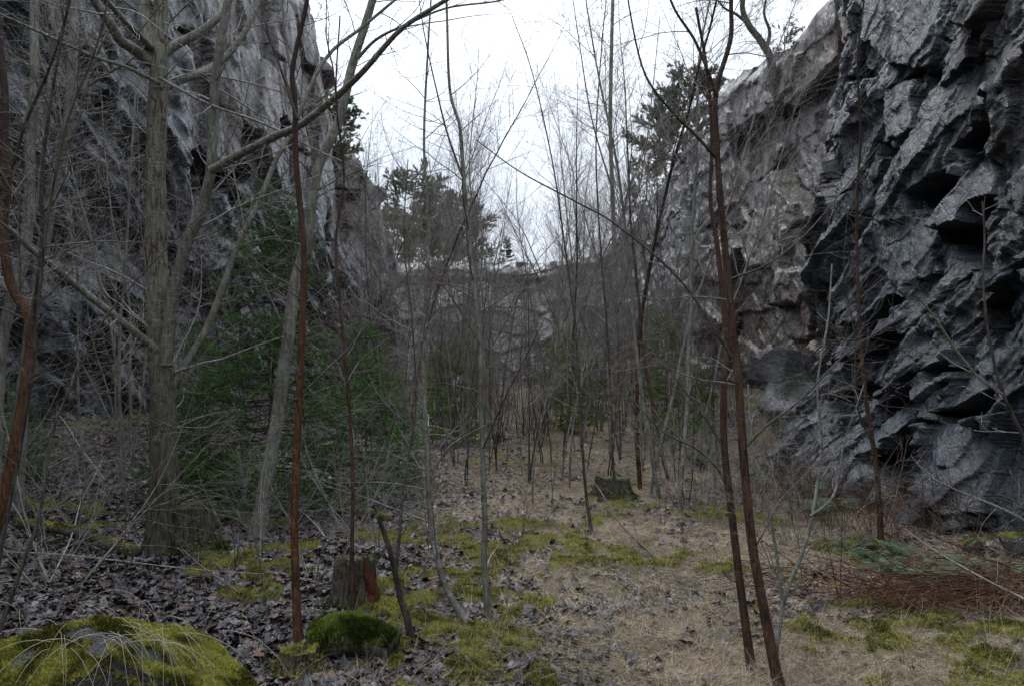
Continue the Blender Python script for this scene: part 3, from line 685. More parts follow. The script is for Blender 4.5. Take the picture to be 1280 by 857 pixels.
hero('dark_sapling', 'thin dark stem leaning left in the middle of the clearing', 'sapling',
     T([(740, 668), (733, 620), (728, 560), (724, 480), (718, 400), (705, 300), (690, 200), (665, 90), (640, 20)], d, d+.6, .016, .004), [],
     M['bark_dark'], M['bark_dark'], M['twig_brown'], 27, (40, 200, 300), ((.4, 1.4), (.2, .6), (.1, .3)), 8)
d = at(770, 620)[1]
hero('dark_sapling', 'thin dark stem behind the clearing, standing by the mossy stump', 'sapling',
     T([(770, 620), (765, 560), (764, 500), (758, 400), (750, 300), (745, 180), (752, 60), (760, -20)], d, d+.6, .018, .006), [],
     M['bark_dark'], M['bark_dark'], M['twig_brown'], 28, (44, 220, 300), ((.4, 1.4), (.2, .6), (.1, .3)), 8)
d = at(700, 575)[1]
hero('pole_tree', 'tallest straight grey pole in the middle thicket', 'tree',
     T([(775, 585), (772, 500), (770, 400), (767, 281), (763, 150), (766, 0), (768, -60)], 14, 14.2, .05, .028),
     [T([(768, 330), (800, 230), (815, 120), (825, 20)], 14, 14.5, .018, .006), T([(766, 240), (740, 150), (725, 60), (715, -10)], 14, 13.4, .016, .006)],
     M['bark_grey'], M['bark_grey'], M['twig_grey'], 29, (60, 500, 900), ((.6, 2.2), (.3, 1.), (.1, .4)), 10, rmin=.002)
# rock-foot climber and right-edge shoots
hero('thin_sapling', 'thin twisted stem climbing in front of the dark right cliff', 'sapling',
     T([(1101, 668), (1098, 610), (1092, 560), (1083, 502), (1076, 427), (1072, 340), (1071, 250), (1076, 170), (1072, 80), (1080, 0)], 7.3, 7.1, .026, .006),
     [T([(1092, 560), (1070, 500), (1068, 420), (1055, 340), (1060, 260)], 7.2, 7.0, .009, .003)],
     M['bark_darkred'], M['bark_dark'], M['twig_brown'], 30, (40, 140, 200), ((.2, .8), (.1, .4), (.05, .2)), 9, rmin=.0012)
hero('bare_shoot', 'long dark shoot with a pale side twig hanging before the right cliff', 'sapling',
     T([(1360, 900), (1330, 700), (1300, 600), (1280, 548), (1262, 510), (1250, 480), (1236, 420), (1229, 350), (1231, 300), (1228, 252)], 3.0, 3.0, .009, .0032),
     [T([(1253, 492), (1225, 473), (1205, 450), (1190, 430), (1170, 400), (1150, 374)], 3.0, 2.8, .0055, .0035)],
     M['bark_dark'], M['twig_pale'], M['twig_grey'], 31, (6, 8, 6), ((.05, .3), (.04, .15), (.03, .1)), 7)
hero('bare_shoot', 'low shoot slanting in from the right edge above the ferns', 'sapling',
     T([(1380, 850), (1340, 690), (1280, 650), (1240, 630), (1200, 614), (1158, 594)], 3.4, 3.4, .008, .003), [],
     M['twig_grey'], M['twig_pale'], M['twig_grey'], 32, (6, 8, 6), ((.05, .3), (.04, .15), (.03, .1)), 7)
hero('bare_shoot', 'long shoot slanting up left across the dead bracken', 'sapling',
     T([(1420, 900), (1330, 775), (1280, 748), (1240, 728), (1200, 706), (1165, 685), (1130, 660)], 3.6, 4.4, .008, .003), [],
     M['twig_grey'], M['twig_pale'], M['twig_grey'], 33, (8, 10, 6), ((.05, .4), (.04, .15), (.03, .1)), 7)

# ------------------------------------------------------------------ generic bare trees, shrubs: prototypes then copies
def bare_proto(kind, seed, H, stems, n1, n2, n3, barkm, twigm, l1=(.9, 2.6), l2=(.4, 1.2), l3=(.15, .5), r0=.035, spread=.12, rmin=.0022, a1=(22, 58), up=.3, t0=.32):
    g = np.random.default_rng(seed); P0 = []; R0 = []
    for k in range(stems):
        n = 24; a = g.uniform(0, 6.28); hh = H*g.uniform(.65, 1.) if stems > 1 else H
        d0 = nrm(np.array([math.cos(a)*spread, math.sin(a)*spread, 1.])*1.); p = np.array([math.cos(a), math.sin(a), 0])*.05*(stems > 1)+np.array([0, 0, -.12]); L = [p.copy()]
        bend = g.normal(size=3)*.05; bend[2] = 0
        for i in range(n-1):
            d0 = nrm(d0+bend/5+g.normal(size=3)*.045+np.array([0, 0, .03])); p = p+d0*hh/(n-1); L.append(p.copy())
        P0.append(L); s = np.linspace(0, 1, n); rr = r0*g.uniform(.6, 1) if stems > 1 else r0; R0.append(np.maximum(rr*(1-s)**.85, rmin))
    P0 = np.array(P0); R0 = np.array(R0)
    A1, B1 = grow(P0, R0, n1, g, t0, .97, a1, l1, 9, up, .13, .45, rmin*1.5, 0, tlen=.7)
    A2, B2 = grow(A1, B1, n2, g, .15, .95, (22, 50), l2, 7, up*.6, .14, .6, rmin, 0)
    A3, B3 = grow(A2, B2, n3, g, .15, .95, (25, 55), l3, 4, up*.5, .12, .7, rmin*.8, 0)
    t = TB().add(*tubes(P0, R0, 7)).mesh('trunk', barkm); c = TB().add(*tubes(A1, B1, 4)).add(*tubes(A2, B2, 3)).add(*tubes(A3, B3, 3)).mesh('crown', twigm)
    return t, c
def place(name, proto, loc, rz, s, label, cat, group, tilt=(0, 0), part='stem'):
    r = empty(name, loc, label, cat, group); r.rotation_euler = (tilt[0], tilt[1], rz); r.scale = s if hasattr(s, '__len__') else (s, s, s)
    ob('trunk', proto[0], r); ob('crown', proto[1], r); return r
poles = [bare_proto('pole', 300+i, 9.5, 1 if i % 3 else 3, 42, 330, 480, M[['bark_grey', 'bark_grey', 'bark_darkred'][i % 3]], M[['twig_grey', 'twig_grey', 'twig_brown'][i % 3]], r0=[.04, .028, .034][i % 3], rmin=.0015) for i in range(7)]
slim = [bare_proto('slim', 340+i, 4.2, 1 if i % 2 else 2, 26, 150, 260, M[['bark_dark', 'bark_grey'][i % 2]], M[['twig_brown', 'twig_grey'][i % 2]], (.4, 1.2), (.2, .6), (.1, .3), .016, rmin=.0014) for i in range(5)]
shrubs = [bare_proto('shrub', 370+i, 2.4, 9, 55, 240, 360, M[['bark_dark', 'bark_grey', 'bark_darkred'][i % 3]], M[['twig_brown', 'twig_grey', 'twig_brown'][i % 3]], (.4, 1.1), (.2, .6), (.1, .3), .010, .45, .0012, (20, 60), .15, .1) for i in range(6)]
arch = [bare_proto('arch', 400+i, 2.2, 6, 44, 170, 240, M['twig_pale'] if i % 2 else M['twig_grey'], M['twig_pale'] if i % 2 else M['twig_grey'], (.4, 1.3), (.2, .6), (.08, .3), .009, .8, .0012, (25, 75), -.05, .15) for i in range(4)]
g = np.random.default_rng(5)
def scatter(n, xr, yr, mind, fn, taken=[]):
    out = []; tries = 0
    while len(out) < n and tries < n*60:
        tries += 1; y = g.uniform(*yr); px = g.uniform(*xr); x = (px-CX)/F*y
        if fn and not fn(x, y, px): continue
        if all((x-a)**2+(y-b)**2 > mind**2 for a, b in out): out.append((x, y))
    return out
inside = lambda x, y, px: -6.3 < x < 4.6 and not (-.9 < x-.12*y+.5 < .9 and y < 13)
for k, (x, y) in enumerate(scatter(23, (455, 612), (13, 30), .6, inside)):
    s = g.uniform(.75, 1.12)*(1. if y > 20 else .85)
    place('pole_tree', poles[k % 7], (x, y, G(x, y)), g.uniform(0, 6.28), (s, s, s), 'slim bare pole tree in the thicket left of the bright sky gap', 'tree', 'pole trees left of the sky gap', (g.normal()*.04, g.normal()*.04))
for k, (x, y) in enumerate(scatter(25, (668, 850), (12, 30), .6, inside)):
    s = g.uniform(.75, 1.12)*(1. if y > 20 else .85)
    place('pole_tree', poles[(k*3+1) % 7], (x, y, G(x, y)), g.uniform(0, 6.28), (s, s, s), 'slim bare pole tree in the thicket right of the bright sky gap', 'tree', 'pole trees right of the sky gap', (g.normal()*.04, g.normal()*.04))
for k, (x, y) in enumerate(scatter(84, (440, 900), (9, 28), .5, lambda x, y, px: -5 < x < 4.2)):
    s = g.uniform(.6, 1.1); place('slim_sapling', slim[k % 5], (x, y, G(x, y)), g.uniform(0, 6.28), s, 'slender bare sapling on the grassy floor of the cutting', 'sapling', 'slender saplings on the cutting floor', (g.normal()*.05, g.normal()*.05))
for k, (x, y) in enumerate(scatter(34, (380, 930), (15, 30), .5, lambda x, y, px: -6.2 < x < 4.9)):
    s = g.uniform(.7, 1.25); place('bare_shrub', shrubs[k % 6], (x, y, G(x, y)), g.uniform(0, 6.28), s, 'leafless many-stemmed shrub in the far brush below the end wall', 'shrub', 'leafless shrubs in the far brush')
for k, (x, y) in enumerate(scatter(7, (-30, 330), (9, 17), .6, lambda x, y, px: x > -6.6)):
    s = g.uniform(.7, 1.2); place('bare_shrub', shrubs[(k*5+2) % 6], (x, y, G(x, y)), g.uniform(0, 6.28), s, 'leafless many-stemmed shrub along the foot of the left cliff', 'shrub', 'leafless shrubs below the left cliff')
for k, (x, y) in enumerate(scatter(6, (-30, 330), (8.5, 20), .8, lambda x, y, px: x > -6.6)):
    s = g.uniform(.5, .8); place('pole_tree', poles[(k*2) % 7], (x, y, G(x, y)), g.uniform(0, 6.28), s, 'slim bare tree growing close to the left cliff', 'tree', 'slim trees along the left cliff', (g.normal()*.07, g.normal()*.07))
for k, (x, y) in enumerate(scatter(9, (-40, 520), (5.4, 8.5), .55, lambda x, y, px: True)):
    s = g.uniform(.6, 1.05); place('arching_shrub', arch[k % 4], (x, y, G(x, y)), g.uniform(0, 6.28), s, 'pale arching leafless shrub tangled around the large trees', 'shrub', 'arching shrubs in the left foreground')
for k, (x, y) in enumerate(scatter(9, (830, 1130), (7., 11.5), .6, lambda x, y, px: x < 3.5)):
    s = g.uniform(.5, .85); place('arching_shrub', arch[(k+1) % 4], (x, y, G(x, y)), g.uniform(0, 6.28), s, 'pale arching leafless shrub before the right cliff', 'shrub', 'arching shrubs by the right cliff')
for k, (x, y) in enumerate(scatter(16, (540, 700), (15, 24), .5, None)):
    s = g.uniform(.5, .9); place('bare_shrub', shrubs[(k*2+1) % 6], (x, y, G(x, y)), g.uniform(0, 6.28), s, 'low leafless shrub closing the end of the grassy clearing', 'shrub', 'low shrubs at the end of the clearing')
wands = [bare_proto('wand', 430+i, 5.5, 1, 16, 46, 50, M['bark_grey'] if i % 2 else M['bark_dark'], M['twig_grey'] if i % 2 else M['twig_brown'], (.5, 1.3), (.2, .6), (.1, .3), .013, rmin=.0016, a1=(15, 40), t0=.3) for i in range(4)]
for k, (x, y) in enumerate(scatter(70, (440, 900), (12, 27), .35, lambda x, y, px: -5.5 < x < 4.5)):
    s = g.uniform(.6, 1.2); place('thin_sapling', wands[k % 4], (x, y, G(x, y)), g.uniform(0, 6.28), s, 'wand-thin upright sapling in the dense middle thicket', 'sapling', 'wand-thin saplings in the middle thicket', (g.normal()*.06, g.normal()*.06))
# dark clump of alder-like stems at the right middle
for k, (px, py) in enumerate([(812, 618), (826, 622), (800, 612), (838, 600), (865, 590), (850, 640)]):
    p = at(px, py); s = g.uniform(.8, 1.)
    place('dark_tree', poles[[1, 4, 2, 5, 1, 4][k]], p, g.uniform(0, 6.28), s, 'dark-stemmed bare tree in the clump right of the mossy stump', 'tree', 'dark trees in the right middle clump', (g.normal()*.08, -.05-.05*g.random()))
# young low saplings in the foreground
for k, (px, py) in enumerate([(538, 690), (470, 745), (690, 640), (660, 600), (735, 690), (830, 660), (800, 705), (1050, 760), (335, 780), (290, 720), (165, 740), (480, 640), (855, 700), (1000, 740), (650, 680)]):
    p = at(px, py); s = g.uniform(.16, .36)
    place('seedling', slim[k % 5], p, g.uniform(0, 6.28), s, 'knee-high leafless seedling on the open floor', 'seedling', 'leafless seedlings in the foreground')

# ------------------------------------------------------------------ conifers
def needles(pts, num, g, ln=(.012, .02), w=.0022, ang=60, flat=False):
    """small pointed triangles along twigs (M,n,3)"""
    L = np.linalg.norm(np.diff(pts, axis=1), axis=2).sum(1); idx = g.choice(len(pts), num, p=L/L.sum()); q = g.uniform(0, pts.shape[1]-1.001, num)
    i = q.astype(int); f = (q-i)[:, None]; pos = pts[idx, i]*(1-f)+pts[idx, i+1]*f; tn = nrm(pts[idx, i+1]-pts[idx, i])
    rv = g.normal(size=(num, 3))
    if flat: rv[:, 2] *= .5
    pr = nrm(rv-(rv*tn).sum(1, keepdims=True)*tn); a = np.radians(g.uniform(ang-20, ang+15, num))[:, None]
    d = nrm(tn*np.cos(a)+pr*np.sin(a)); s = nrm(np.cross(d, g.normal(size=(num, 3)))); l = g.uniform(*ln, num)[:, None]
    V = np.stack([pos-s*w, pos+s*w, pos+d*l], 1).reshape(-1, 3); return V, np.arange(num*3).reshape(-1, 3)
def spruce_proto(seed, H, rb, nb, needle_n, r0=.03, bare=.0, colr=((.018, .05, .014), (.15, .28, .07)), nl=(.014, .024), nw=.0026, top=.95, dens=10):
    g = np.random.default_rng(seed); n = 24; s = np.linspace(0, 1, n)
    tp = np.stack([.03*np.sin(s*3), .02*np.sin(s*4+1), -.1+s*H], 1)[None]; tr = np.maximum(r0*(1-s), .003)[None]
    z = (g.random(nb)**1.15*(top-bare)+bare); z = np.round(z*24)/24+g.normal(size=nb)*.006; z = np.clip(z, .02, .97); z.sort(); az = g.uniform(0, 6.28, nb); L = rb*(1-z)**.75*g.uniform(.65, 1.08, nb)+.06
    m = 10; br = np.zeros((nb, m, 3)); 
    for i in range(m):
        q = i/(m-1); droop = (-.18*q+.28*q*q)*L+(.25*z-.05)*q*L
        br[:, i, 0] = np.cos(az)*L*q; br[:, i, 1] = np.sin(az)*L*q; br[:, i, 2] = z*H+droop
    br[:, 1:] += g.normal(size=(nb, m-1, 3))*.008
    rr = np.repeat(np.linspace(.006, .002, m)[None], nb, 0)*(.5+L[:, None])
    tw, rt = grow(br, rr, nb*dens, g, .12, .97, (40, 60), (.12*rb/1.2*1.2, .42*rb/1.2), 5, -.02, .08, .7, .001, .8, tlen=.6)
    tw2, rt2 = grow(tw, rt, nb*dens, g, .1, .95, (40, 60), (.05*rb, .16*rb), 4, -.02, .08, .7, .0008, .8, tlen=.4)
    # the leader
    ld = tp[:, 16:, :].repeat(2, 0)[:1]
    V1, F1 = needles(np.concatenate([tw]), int(needle_n*.5), g, nl, nw); V2, F2 = needles(tw2, int(needle_n*.5), g, nl, nw)
    Vb, Fb = needles(br, int(needle_n*.12), g, nl, nw); Vl, Fl = needles(ld, 400, g, nl, nw)
    B = TB()
    lo, hi = np.array(colr[0]), np.array(colr[1])
    for V, Fx in ((V1, F1), (V2, F2), (Vb, Fb), (Vl, Fl)):
        t = np.repeat(g.random(len(V)//3), 3)[:, None]*.6+.4*fbm(V[:, 0]*4, V[:, 2]*4+V[:, 1]*3, 7, 2)[:, None]
        B.add(V, Fx, lo*(1-t)+hi*t)
    bt = TB().add(*tubes(tp, tr, 8)).add(*tubes(br, rr, 4)).add(*tubes(tw, rt, 3))
    return bt.mesh('trunk', M['bark_dark'], None), B.mesh('crown', M['needle'], None, False)
sp1 = spruce_proto(51, 3.7, 1.35, 130, 330000, .04, .02, nl=(.014, .026), nw=.0028, dens=12)
sp2 = spruce_proto(52, 2.3, .95, 130, 130000, .02, .02, nl=(.014, .024), nw=.0028)
p = at(335, 640)
place('spruce', sp1, p, .4, (1., 1., 1.), 'largest dark green spruce behind the leaning grey trunk', 'spruce', 'spruces in the undergrowth')
for k, (px, py, s, lab) in enumerate([(455, 622, .95, 'smaller dark spruce on the right flank of the largest spruce'), (250, 628, .85, 'small spruce between the largest tree and the leaning trunk'),
                                      (497, 600, .55, 'knee-high spruce at the right end of the spruce clump'), (20, 600, .5, 'low spruce at the foot of the left cliff')]):
    place('spruce', sp2, at(px, py), g.uniform(0, 6), s, lab, 'spruce', 'spruces in the undergrowth')
# young green bushes in the middle distance
yg = ((.035, .06, .012), (.22, .34, .07))
sp3 = spruce_proto(53, 2.3, 1.0, 70, 60000, .02, .05, yg, (.03, .05), .003, dens=8)
for k, (px, Y, s, lab) in enumerate([(565, 15, .9, 'bright green young pine left of the clearing end'), (548, 19, .8, 'pale green young pine behind the bowed sapling'), (712, 17, .95, 'green young pine behind the clearing'),
                                     (736, 20, .9, 'green young pine beside the mid thicket poles'), (832, 16, 1.1, 'tallest young pine by the foot of the recessed wall'), (690, 24, .9, 'distant young pine under the end wall'),
                                     (470, 17, .8, 'young pine at the right edge of the spruce clump'), (868, 12.5, .7, 'small pine near the boulder ledge')]):
    x = (px-CX)/F*Y; place('young_pine', sp3, (x, Y, G(x, Y)), g.uniform(0, 6), s, lab, 'young pine', 'young pines in the brush')

def pine_proto(seed, H, W, nbr, crown0=.35, ncl=26, colr=((.03, .048, .02), (.13, .17, .07)), nl=(.10, .2), nw=.012, tl=(.5, 1.2), per=50):
    g = np.random.default_rng(seed); n = 20; s = np.linspace(0, 1, n)
    tp = np.stack([.25*np.sin(s*2.4+seed), .2*np.sin(s*3), -.3+s*H], 1)[None]; tr = np.maximum(.03*H*.6*(1-s*.85), .02)[None]
    z = np.linspace(crown0, .97, nbr)+g.normal(size=nbr)*.02; az = g.uniform(0, 6.28, nbr); L = W*np.sin(np.clip((1-z)/(1-crown0), .04, 1)**.6*math.pi*.62)*g.uniform(.5, 1.1, nbr)+.25
    m = 8; br = np.zeros((nbr, m, 3))
    for i in range(m):
        q = i/(m-1); c = np.stack([np.interp(z*(n-1), np.arange(n), tp[0, :, k]) for k in range(3)], 1)
        br[:, i] = c; br[:, i, 0] += np.cos(az)*L*q; br[:, i, 1] += np.sin(az)*L*q; br[:, i, 2] += L*(.10*q+.28*q*q)
    br[:, 1:] += g.normal(size=(nbr, m-1, 3))*.05*W/2
    rr = np.repeat(np.linspace(.05, .012, m)[None], nbr, 0)*H/8
    tw, rt = grow(br, rr, nbr*ncl//2, g, .3, 1., (25, 65), tl, 5, .35, .15, .6, .008, .3)
    Vn, Fn = needles(tw[:, 1:], nbr*ncl*per, g, nl, nw, 50)
    lo, hi = np.array(colr[0]), np.array(colr[1]); t = np.repeat(g.random(len(Vn)//3), 3)[:, None]*.6+.4*fbm(Vn[:, 0]*1.5, Vn[:, 2]*2+Vn[:, 1], 7, 2)[:, None]
    return TB().add(*tubes(tp, tr, 8)).add(*tubes(br, rr, 4)).add(*tubes(tw, rt, 3)).mesh('trunk', M['pine_bark'], None), TB().add(Vn, Fn, lo*(1-t)+hi*t).mesh('crown', M['needle'], None, False)
pn = [pine_proto(61, 7.2, 2.7, 46, .3, 34, per=60), pine_proto(62, 6.2, 2.4, 40, .3, 34, per=60), pine_proto(63, 3.2, 1.1, 20, .2, 18, nl=(.06, .12), nw=.007, tl=(.25, .6), per=36)]
def onto(px, py, Y):
    q = P(px, py, Y); return q
for k, (px, py, Y, i, s, rz, lab) in enumerate([
    (520, 318, 50, 0, 1.0, 1.0, 'broad pine with the tallest crown above the far rock wall'),
    (575, 318, 52, 1, .95, 2.0, 'pine right of the tallest one above the far wall'),
    (487, 318, 54, 1, .85, 4.0, 'half hidden pine behind the left cliff end on the far wall'),
    (545, 318, 60, 0, .95, 5.0, 'pine standing farther back between the two broad pines'),
    (612, 318, 56, 2, 1.15, .5, 'low pine at the right end of the far pine row')]):
    q = P(px, py, Y); q[2] = 6.8; place('pine_tree', pn[i], q, rz, s, lab, 'pine tree', 'pines above the far wall')
sp4 = spruce_proto(54, 3.2, .9, 90, 30000, .05, .03, ((.012, .026, .012), (.03, .055, .022)), (.05, .09), .008)
q = P(633, 318, 52); q[2] = 6.7; place('spruce', sp4, q, 0, 1.0, 'small pointed spruce at the right end of the far pines', 'spruce', None)
for (px, Y, z, i, s, rz, lab) in [(862, 27, 8.3, 1, .55, .3, 'pine on top of the right cliff behind its shoulder'), (835, 31, 8.0, 1, .6, 2.3, 'pine leaning over the sloping top of the right cliff'), (812, 36, 7.7, 2, 1.2, 1, 'low pine where the right cliff top dips'),
                                  (990, 18.5, 8.6, 2, .34, 2, 'tiny pine beside the bare birch on the right cliff top'),
                                  (405, 34, 9.4, 1, .62, 1., 'pine peeping out behind the brown left cliff edge'), (425, 36.5, 9.0, 2, 1.1, 3, 'low pine in the notch of the left cliff'), (372, 31, 12.0, 2, .8, 4, 'small pine on the highest point of the left cliff')]:
    x = (px-CX)/F*Y; place('pine_tree', pn[i], (x, Y, z), rz, s, lab, 'pine tree', 'pines on the cliff tops')
# gnarled birch on the right cliff top
hero('birch_tree', 'gnarled leaning birch with drooping twigs on the right cliff top', 'tree',
     T([(975, 125), (966, 90), (962, 70), (950, 50), (935, 30), (928, 5), (940, -30)], 18.2, 18.2, .11, .05),
     [T([(958, 62), (962, 40), (955, 15), (962, -15)], 18.2, 18.5, .05, .02), T([(935, 30), (920, 18), (905, 10), (890, -10)], 18.2, 17.8, .04, .015)],
     M['bark_dark'], M['bark_dark'], M['twig_brown'], 64, (40, 300, 500), ((.6, 1.8), (.4, 1.2), (.2, .6)), 10, up=-.5, rmin=.003, grounded=False)

# ------------------------------------------------------------------ boulders, stumps, logs
def boulder_mesh(seed, sx, sy, sz, nplanes=22, k=90, noise=.05, rot=0.):
    g = np.random.default_rng(seed)
    th = np.linspace(0, math.pi, k)[:, None]; ph = np.linspace(0, 2*math.pi, 2*k+1)[:-1][None, :]
    D = np.stack([np.sin(th)*np.cos(ph), np.sin(th)*np.sin(ph), np.cos(th)+0*ph], -1)
    if isinstance(nplanes, list): N = nrm(np.array([q[0] for q in nplanes], float)); dd = np.array([q[1] for q in nplanes])
    else: N = nrm(g.normal(size=(nplanes, 3))); dd = g.uniform(.62, 1., nplanes)
    r = np.full(D.shape[:2], 1.15)
    for n_, d_ in zip(N, dd):
        c = (D*n_).sum(-1); r = np.minimum(r, np.where(c > .05, d_/np.maximum(c, .05), 9))
    X = D*r[..., None]
    X = X+D*(noise*2*(fbm(X[..., 0]*3+X[..., 2]*2+9, X[..., 1]*3+X[..., 2]*2, seed)-.5)+noise*.5*(fbm(X[..., 0]*14+X[..., 2]*9+9, X[..., 1]*14-X[..., 2]*7, seed+1)-.5))[..., None]
    X = X*np.array([sx, sy, sz]); c, s = math.cos(rot), math.sin(rot); X = np.stack([X[..., 0]*c-X[..., 1]*s, X[..., 0]*s+X[..., 1]*c, X[..., 2]], -1)
    n1 = 2*k; i, j = np.meshgrid(np.arange(k-1), np.arange(n1), indexing='ij'); j2 = (j+1) % n1
    Fq = np.stack([i*n1+j, (i+1)*n1+j, (i+1)*n1+j2, i*n1+j2], -1).reshape(-1, 4)
    return X.reshape(-1, 3), Fq
def moss_on(V, Fq, num, g, top=.35, h=(.008, .022), w=.004, col=((.05, .055, .008), (.2, .19, .03)), clump=2.5, thr=.4, k=0, cond=None):
    """tiny upright shoots rooted on the up-facing faces"""
    a, b, c = V[Fq[:, 0]], V[Fq[:, 1]], V[Fq[:, 2]]; nn = np.cross(b-a, c-a); A = np.linalg.norm(nn, axis=1); nn = nrm(nn)
    nn = nn*np.sign(((a-V.mean(0))*nn).sum(1))[:, None]
    cen = V[Fq].mean(1); wgt = A*(nn[:, 2] > top)*(fbm(cen[:, 0]*clump+5, cen[:, 1]*clump+cen[:, 2]*clump, k+500, 3) > thr)
    if cond is not None: wgt = wgt*cond(cen)
    if wgt.sum() <= 0: return np.zeros((0, 3)), np.zeros((0, 3), int), np.zeros((0, 3))
    i = g.choice(len(Fq), num, p=wgt/wgt.sum()); u = g.random((num, 2)); q = V[Fq[i]]
    pos = (q[:, 0]*(1-u[:, :1])+q[:, 1]*u[:, :1])*(1-u[:, 1:])+(q[:, 3]*(1-u[:, :1])+q[:, 2]*u[:, :1])*u[:, 1:]
    return shoots(pos, nn[i]*.5+np.array([0, 0, .6]), g, h, w, col)
def shoots(pos, up, g, h, w, col):
    num = len(pos); d = nrm(up+g.normal(size=(num, 3))*.45); s = nrm(np.cross(d, g.normal(size=(num, 3)))); hh = g.uniform(*h, num)[:, None]*(.5+fbm(pos[:, 0]*12, pos[:, 1]*12, 3, 2))[:, None]
    V = np.stack([pos-s*w, pos+s*w, pos+d*hh], 1).reshape(-1, 3)
    t = (.3*g.random(num)+.7*smooth(.33, .67, fbm(pos[:, 0]*11, pos[:, 1]*11+pos[:, 2]*8, 8, 3))); t = np.repeat(t, 3)[:, None]; lo, hi = np.array(col[0]), np.array(col[1])
    return V, np.arange(num*3).reshape(-1, 3), lo*(1-t)+hi*t
YEL = ((.025, .03, .008), (.42, .40, .09)); GRN = ((.014, .022, .006), (.15, .20, .04))
def boulder(label, loc, seed, sx, sy, sz, rot=0, moss=0, col=YEL, sink=.3, name='boulder', planes=20, group=None, k=90, thr=.4, top=.35, mh=(.01, .025), mat=None):
    V, Fq = boulder_mesh(seed, sx, sy, sz, planes, k, rot=rot); V[:, 2] += sz*(1-sink)-.0
    g = np.random.default_rng(seed+1)
    root = empty(name, loc, label, 'boulder' if name == 'boulder' else 'rock', group)
    n = len(V); ob('rock', mesh('rock', V, Fq, mat or M['stone'], attrs={'tone': np.full(n, .35), 'brown': np.full(n, .1)}), root)
    if moss:
        v, f, c = moss_on(V, Fq, moss, g, top, mh, .0035, col, thr=thr, k=seed)
        if len(v): tag(ob('moss', mesh('moss', v, f, M['moss'], c, None, False), root), kind='stuff')
    return root
BP = [((-.30, -.50, .80), .50), ((.66, .05, .74), .52), ((.50, -.86, .10), .52), ((-.75, -.5, .35), .9), ((-.3, .5, .8), .62), ((.9, -.3, .2), .95)]
boulder('big moss-topped boulder with a dark bare side at the lower left corner', P(112, 935, 3.3)*np.array([1, 1, 0])+np.array([0, 0, .0]), 5, .64, .42, .43, .0, 120000, YEL, .35, thr=.34, top=.3, mh=(.006, .02), planes=BP, k=150, mat=M['darkstone'])
boulder('grey sloping boulder resting on the ledge by the recessed brown wall', (4.45, 13.1, 1.15), 8, .75, .6, .5, .3, 9000, GRN, .35, thr=.55)
boulder('mossy base rock under the grey sloping boulder', (4.9, 13.0, .2), 9, 1.0, .8, .9, .8, 12000, GRN, .4, thr=.5)
for k, (px, py, s, lab) in enumerate([(1275, 692, .16, 'low stone against the right cliff foot at the picture edge'), (1215, 690, .11, 'mossy stone at the foot of the right cliff'), (1085, 690, .14, 'small stone by the twisted climbing stem'),
                                      (1170, 745, .07, 'small grey stone in the mossy ground below the bracken'), (1257, 752, .06, 'pale pebble-sized stone at the right edge'), (700, 760, .05, 'small dark stone beside the yellow moss cushion'), (660, 770, .06, 'stone in the leaf litter before the moss cushion')]):
    boulder(lab, at(px, py), 30+k, s, s*.8, s*.7, k, 1500 if s > .1 else 0, YEL, .35, 'stone', k=36)

def stump(label, loc, rb, rt, H, seed, barkm, mosscol=GRN, moss=6000, rot_part=False, hollow=.25, jag=.1, name='tree_stump', cond=None):
    g = np.random.default_rng(seed); k = 64; z = np.linspace(-.1, 1, 26); a = np.arange(k)*2*math.pi/k
    rib = 1+.16*np.abs(np.sin(a*3.5+seed))*1+.22*(fbm(np.cos(a)*3+5, np.sin(a)*3+5, seed)-.5)*2
    rows = []
    rim = H*(1-jag*2*fbm(np.cos(a)*2.2+3, np.sin(a)*2.2+3, seed+3))
    for t in z:
        r = (rb+(rt-rb)*max(t, 0)**.6+.5*rb*math.exp(-max(t, 0)*7))*(1+(rib-1)*(1.3-.6*max(t, 0)))*(1+.05*(fbm(a*5, a*0+t*9, seed+4)-.5)*2)
        rows.append(np.stack([r*np.cos(a), r*np.sin(a), np.where(t < 0, -.12, rim*max(t, 0))], 1))
    top = rows[-1]
    for q, dz in ((.9, .0), (.75, -.25), (.55, -.7), (.3, -.95), (.02, -1)):
        x = top.copy(); x[:, :2] *= q; x[:, 2] = rim*(q)+(H*.9)*(1-q)+dz*hollow*H+.02*(fbm(a*4, a*0+q*5, seed+6)-.5); rows.append(x)
    X = np.stack(rows, 0); n0 = len(rows); i, j = np.meshgrid(np.arange(n0-1), np.arange(k), indexing='ij'); j2 = (j+1) % k
    Fq = np.stack([i*k+j, i*k+j2, (i+1)*k+j2, (i+1)*k+j], -1).reshape(-1, 4); V = X.reshape(-1, 3)
    root = empty(name, loc, label, 'stump'); ob('wood', mesh('wood', V, Fq, barkm), root)
    if rot_part:
        # torn strip of orange rotten wood standing at the side
        pts = np.array([[rb*1.1, -.06, 0], [rb*1.05, -.07, .12], [rb*.85, -.1, .22], [rb*.7, -.1, H*.95]]); p_, r_ = resample(pts, [.05, .045, .03, .01], 14)
        ob('rotten_wood', TB().add(*tubes(p_[None], r_[None], 9, .3, 3)).mesh('rotten_wood', M['rot']), root)
    if moss:
        v, f, c = moss_on(V, Fq, moss, g, .35, (.008, .02), .0035, mosscol, thr=.38, k=seed, cond=cond)
        if len(v): tag(ob('moss', mesh('moss', v, f, M['moss'], c, None, False), root), kind='stuff')
    return root
p = at(246, 690); stump('hollow dark stump with a bright green mossy rim beside the largest tree', p, .17, .14, .46, 3, M['bark_old'], GRN, 9000, hollow=.5, jag=.12)
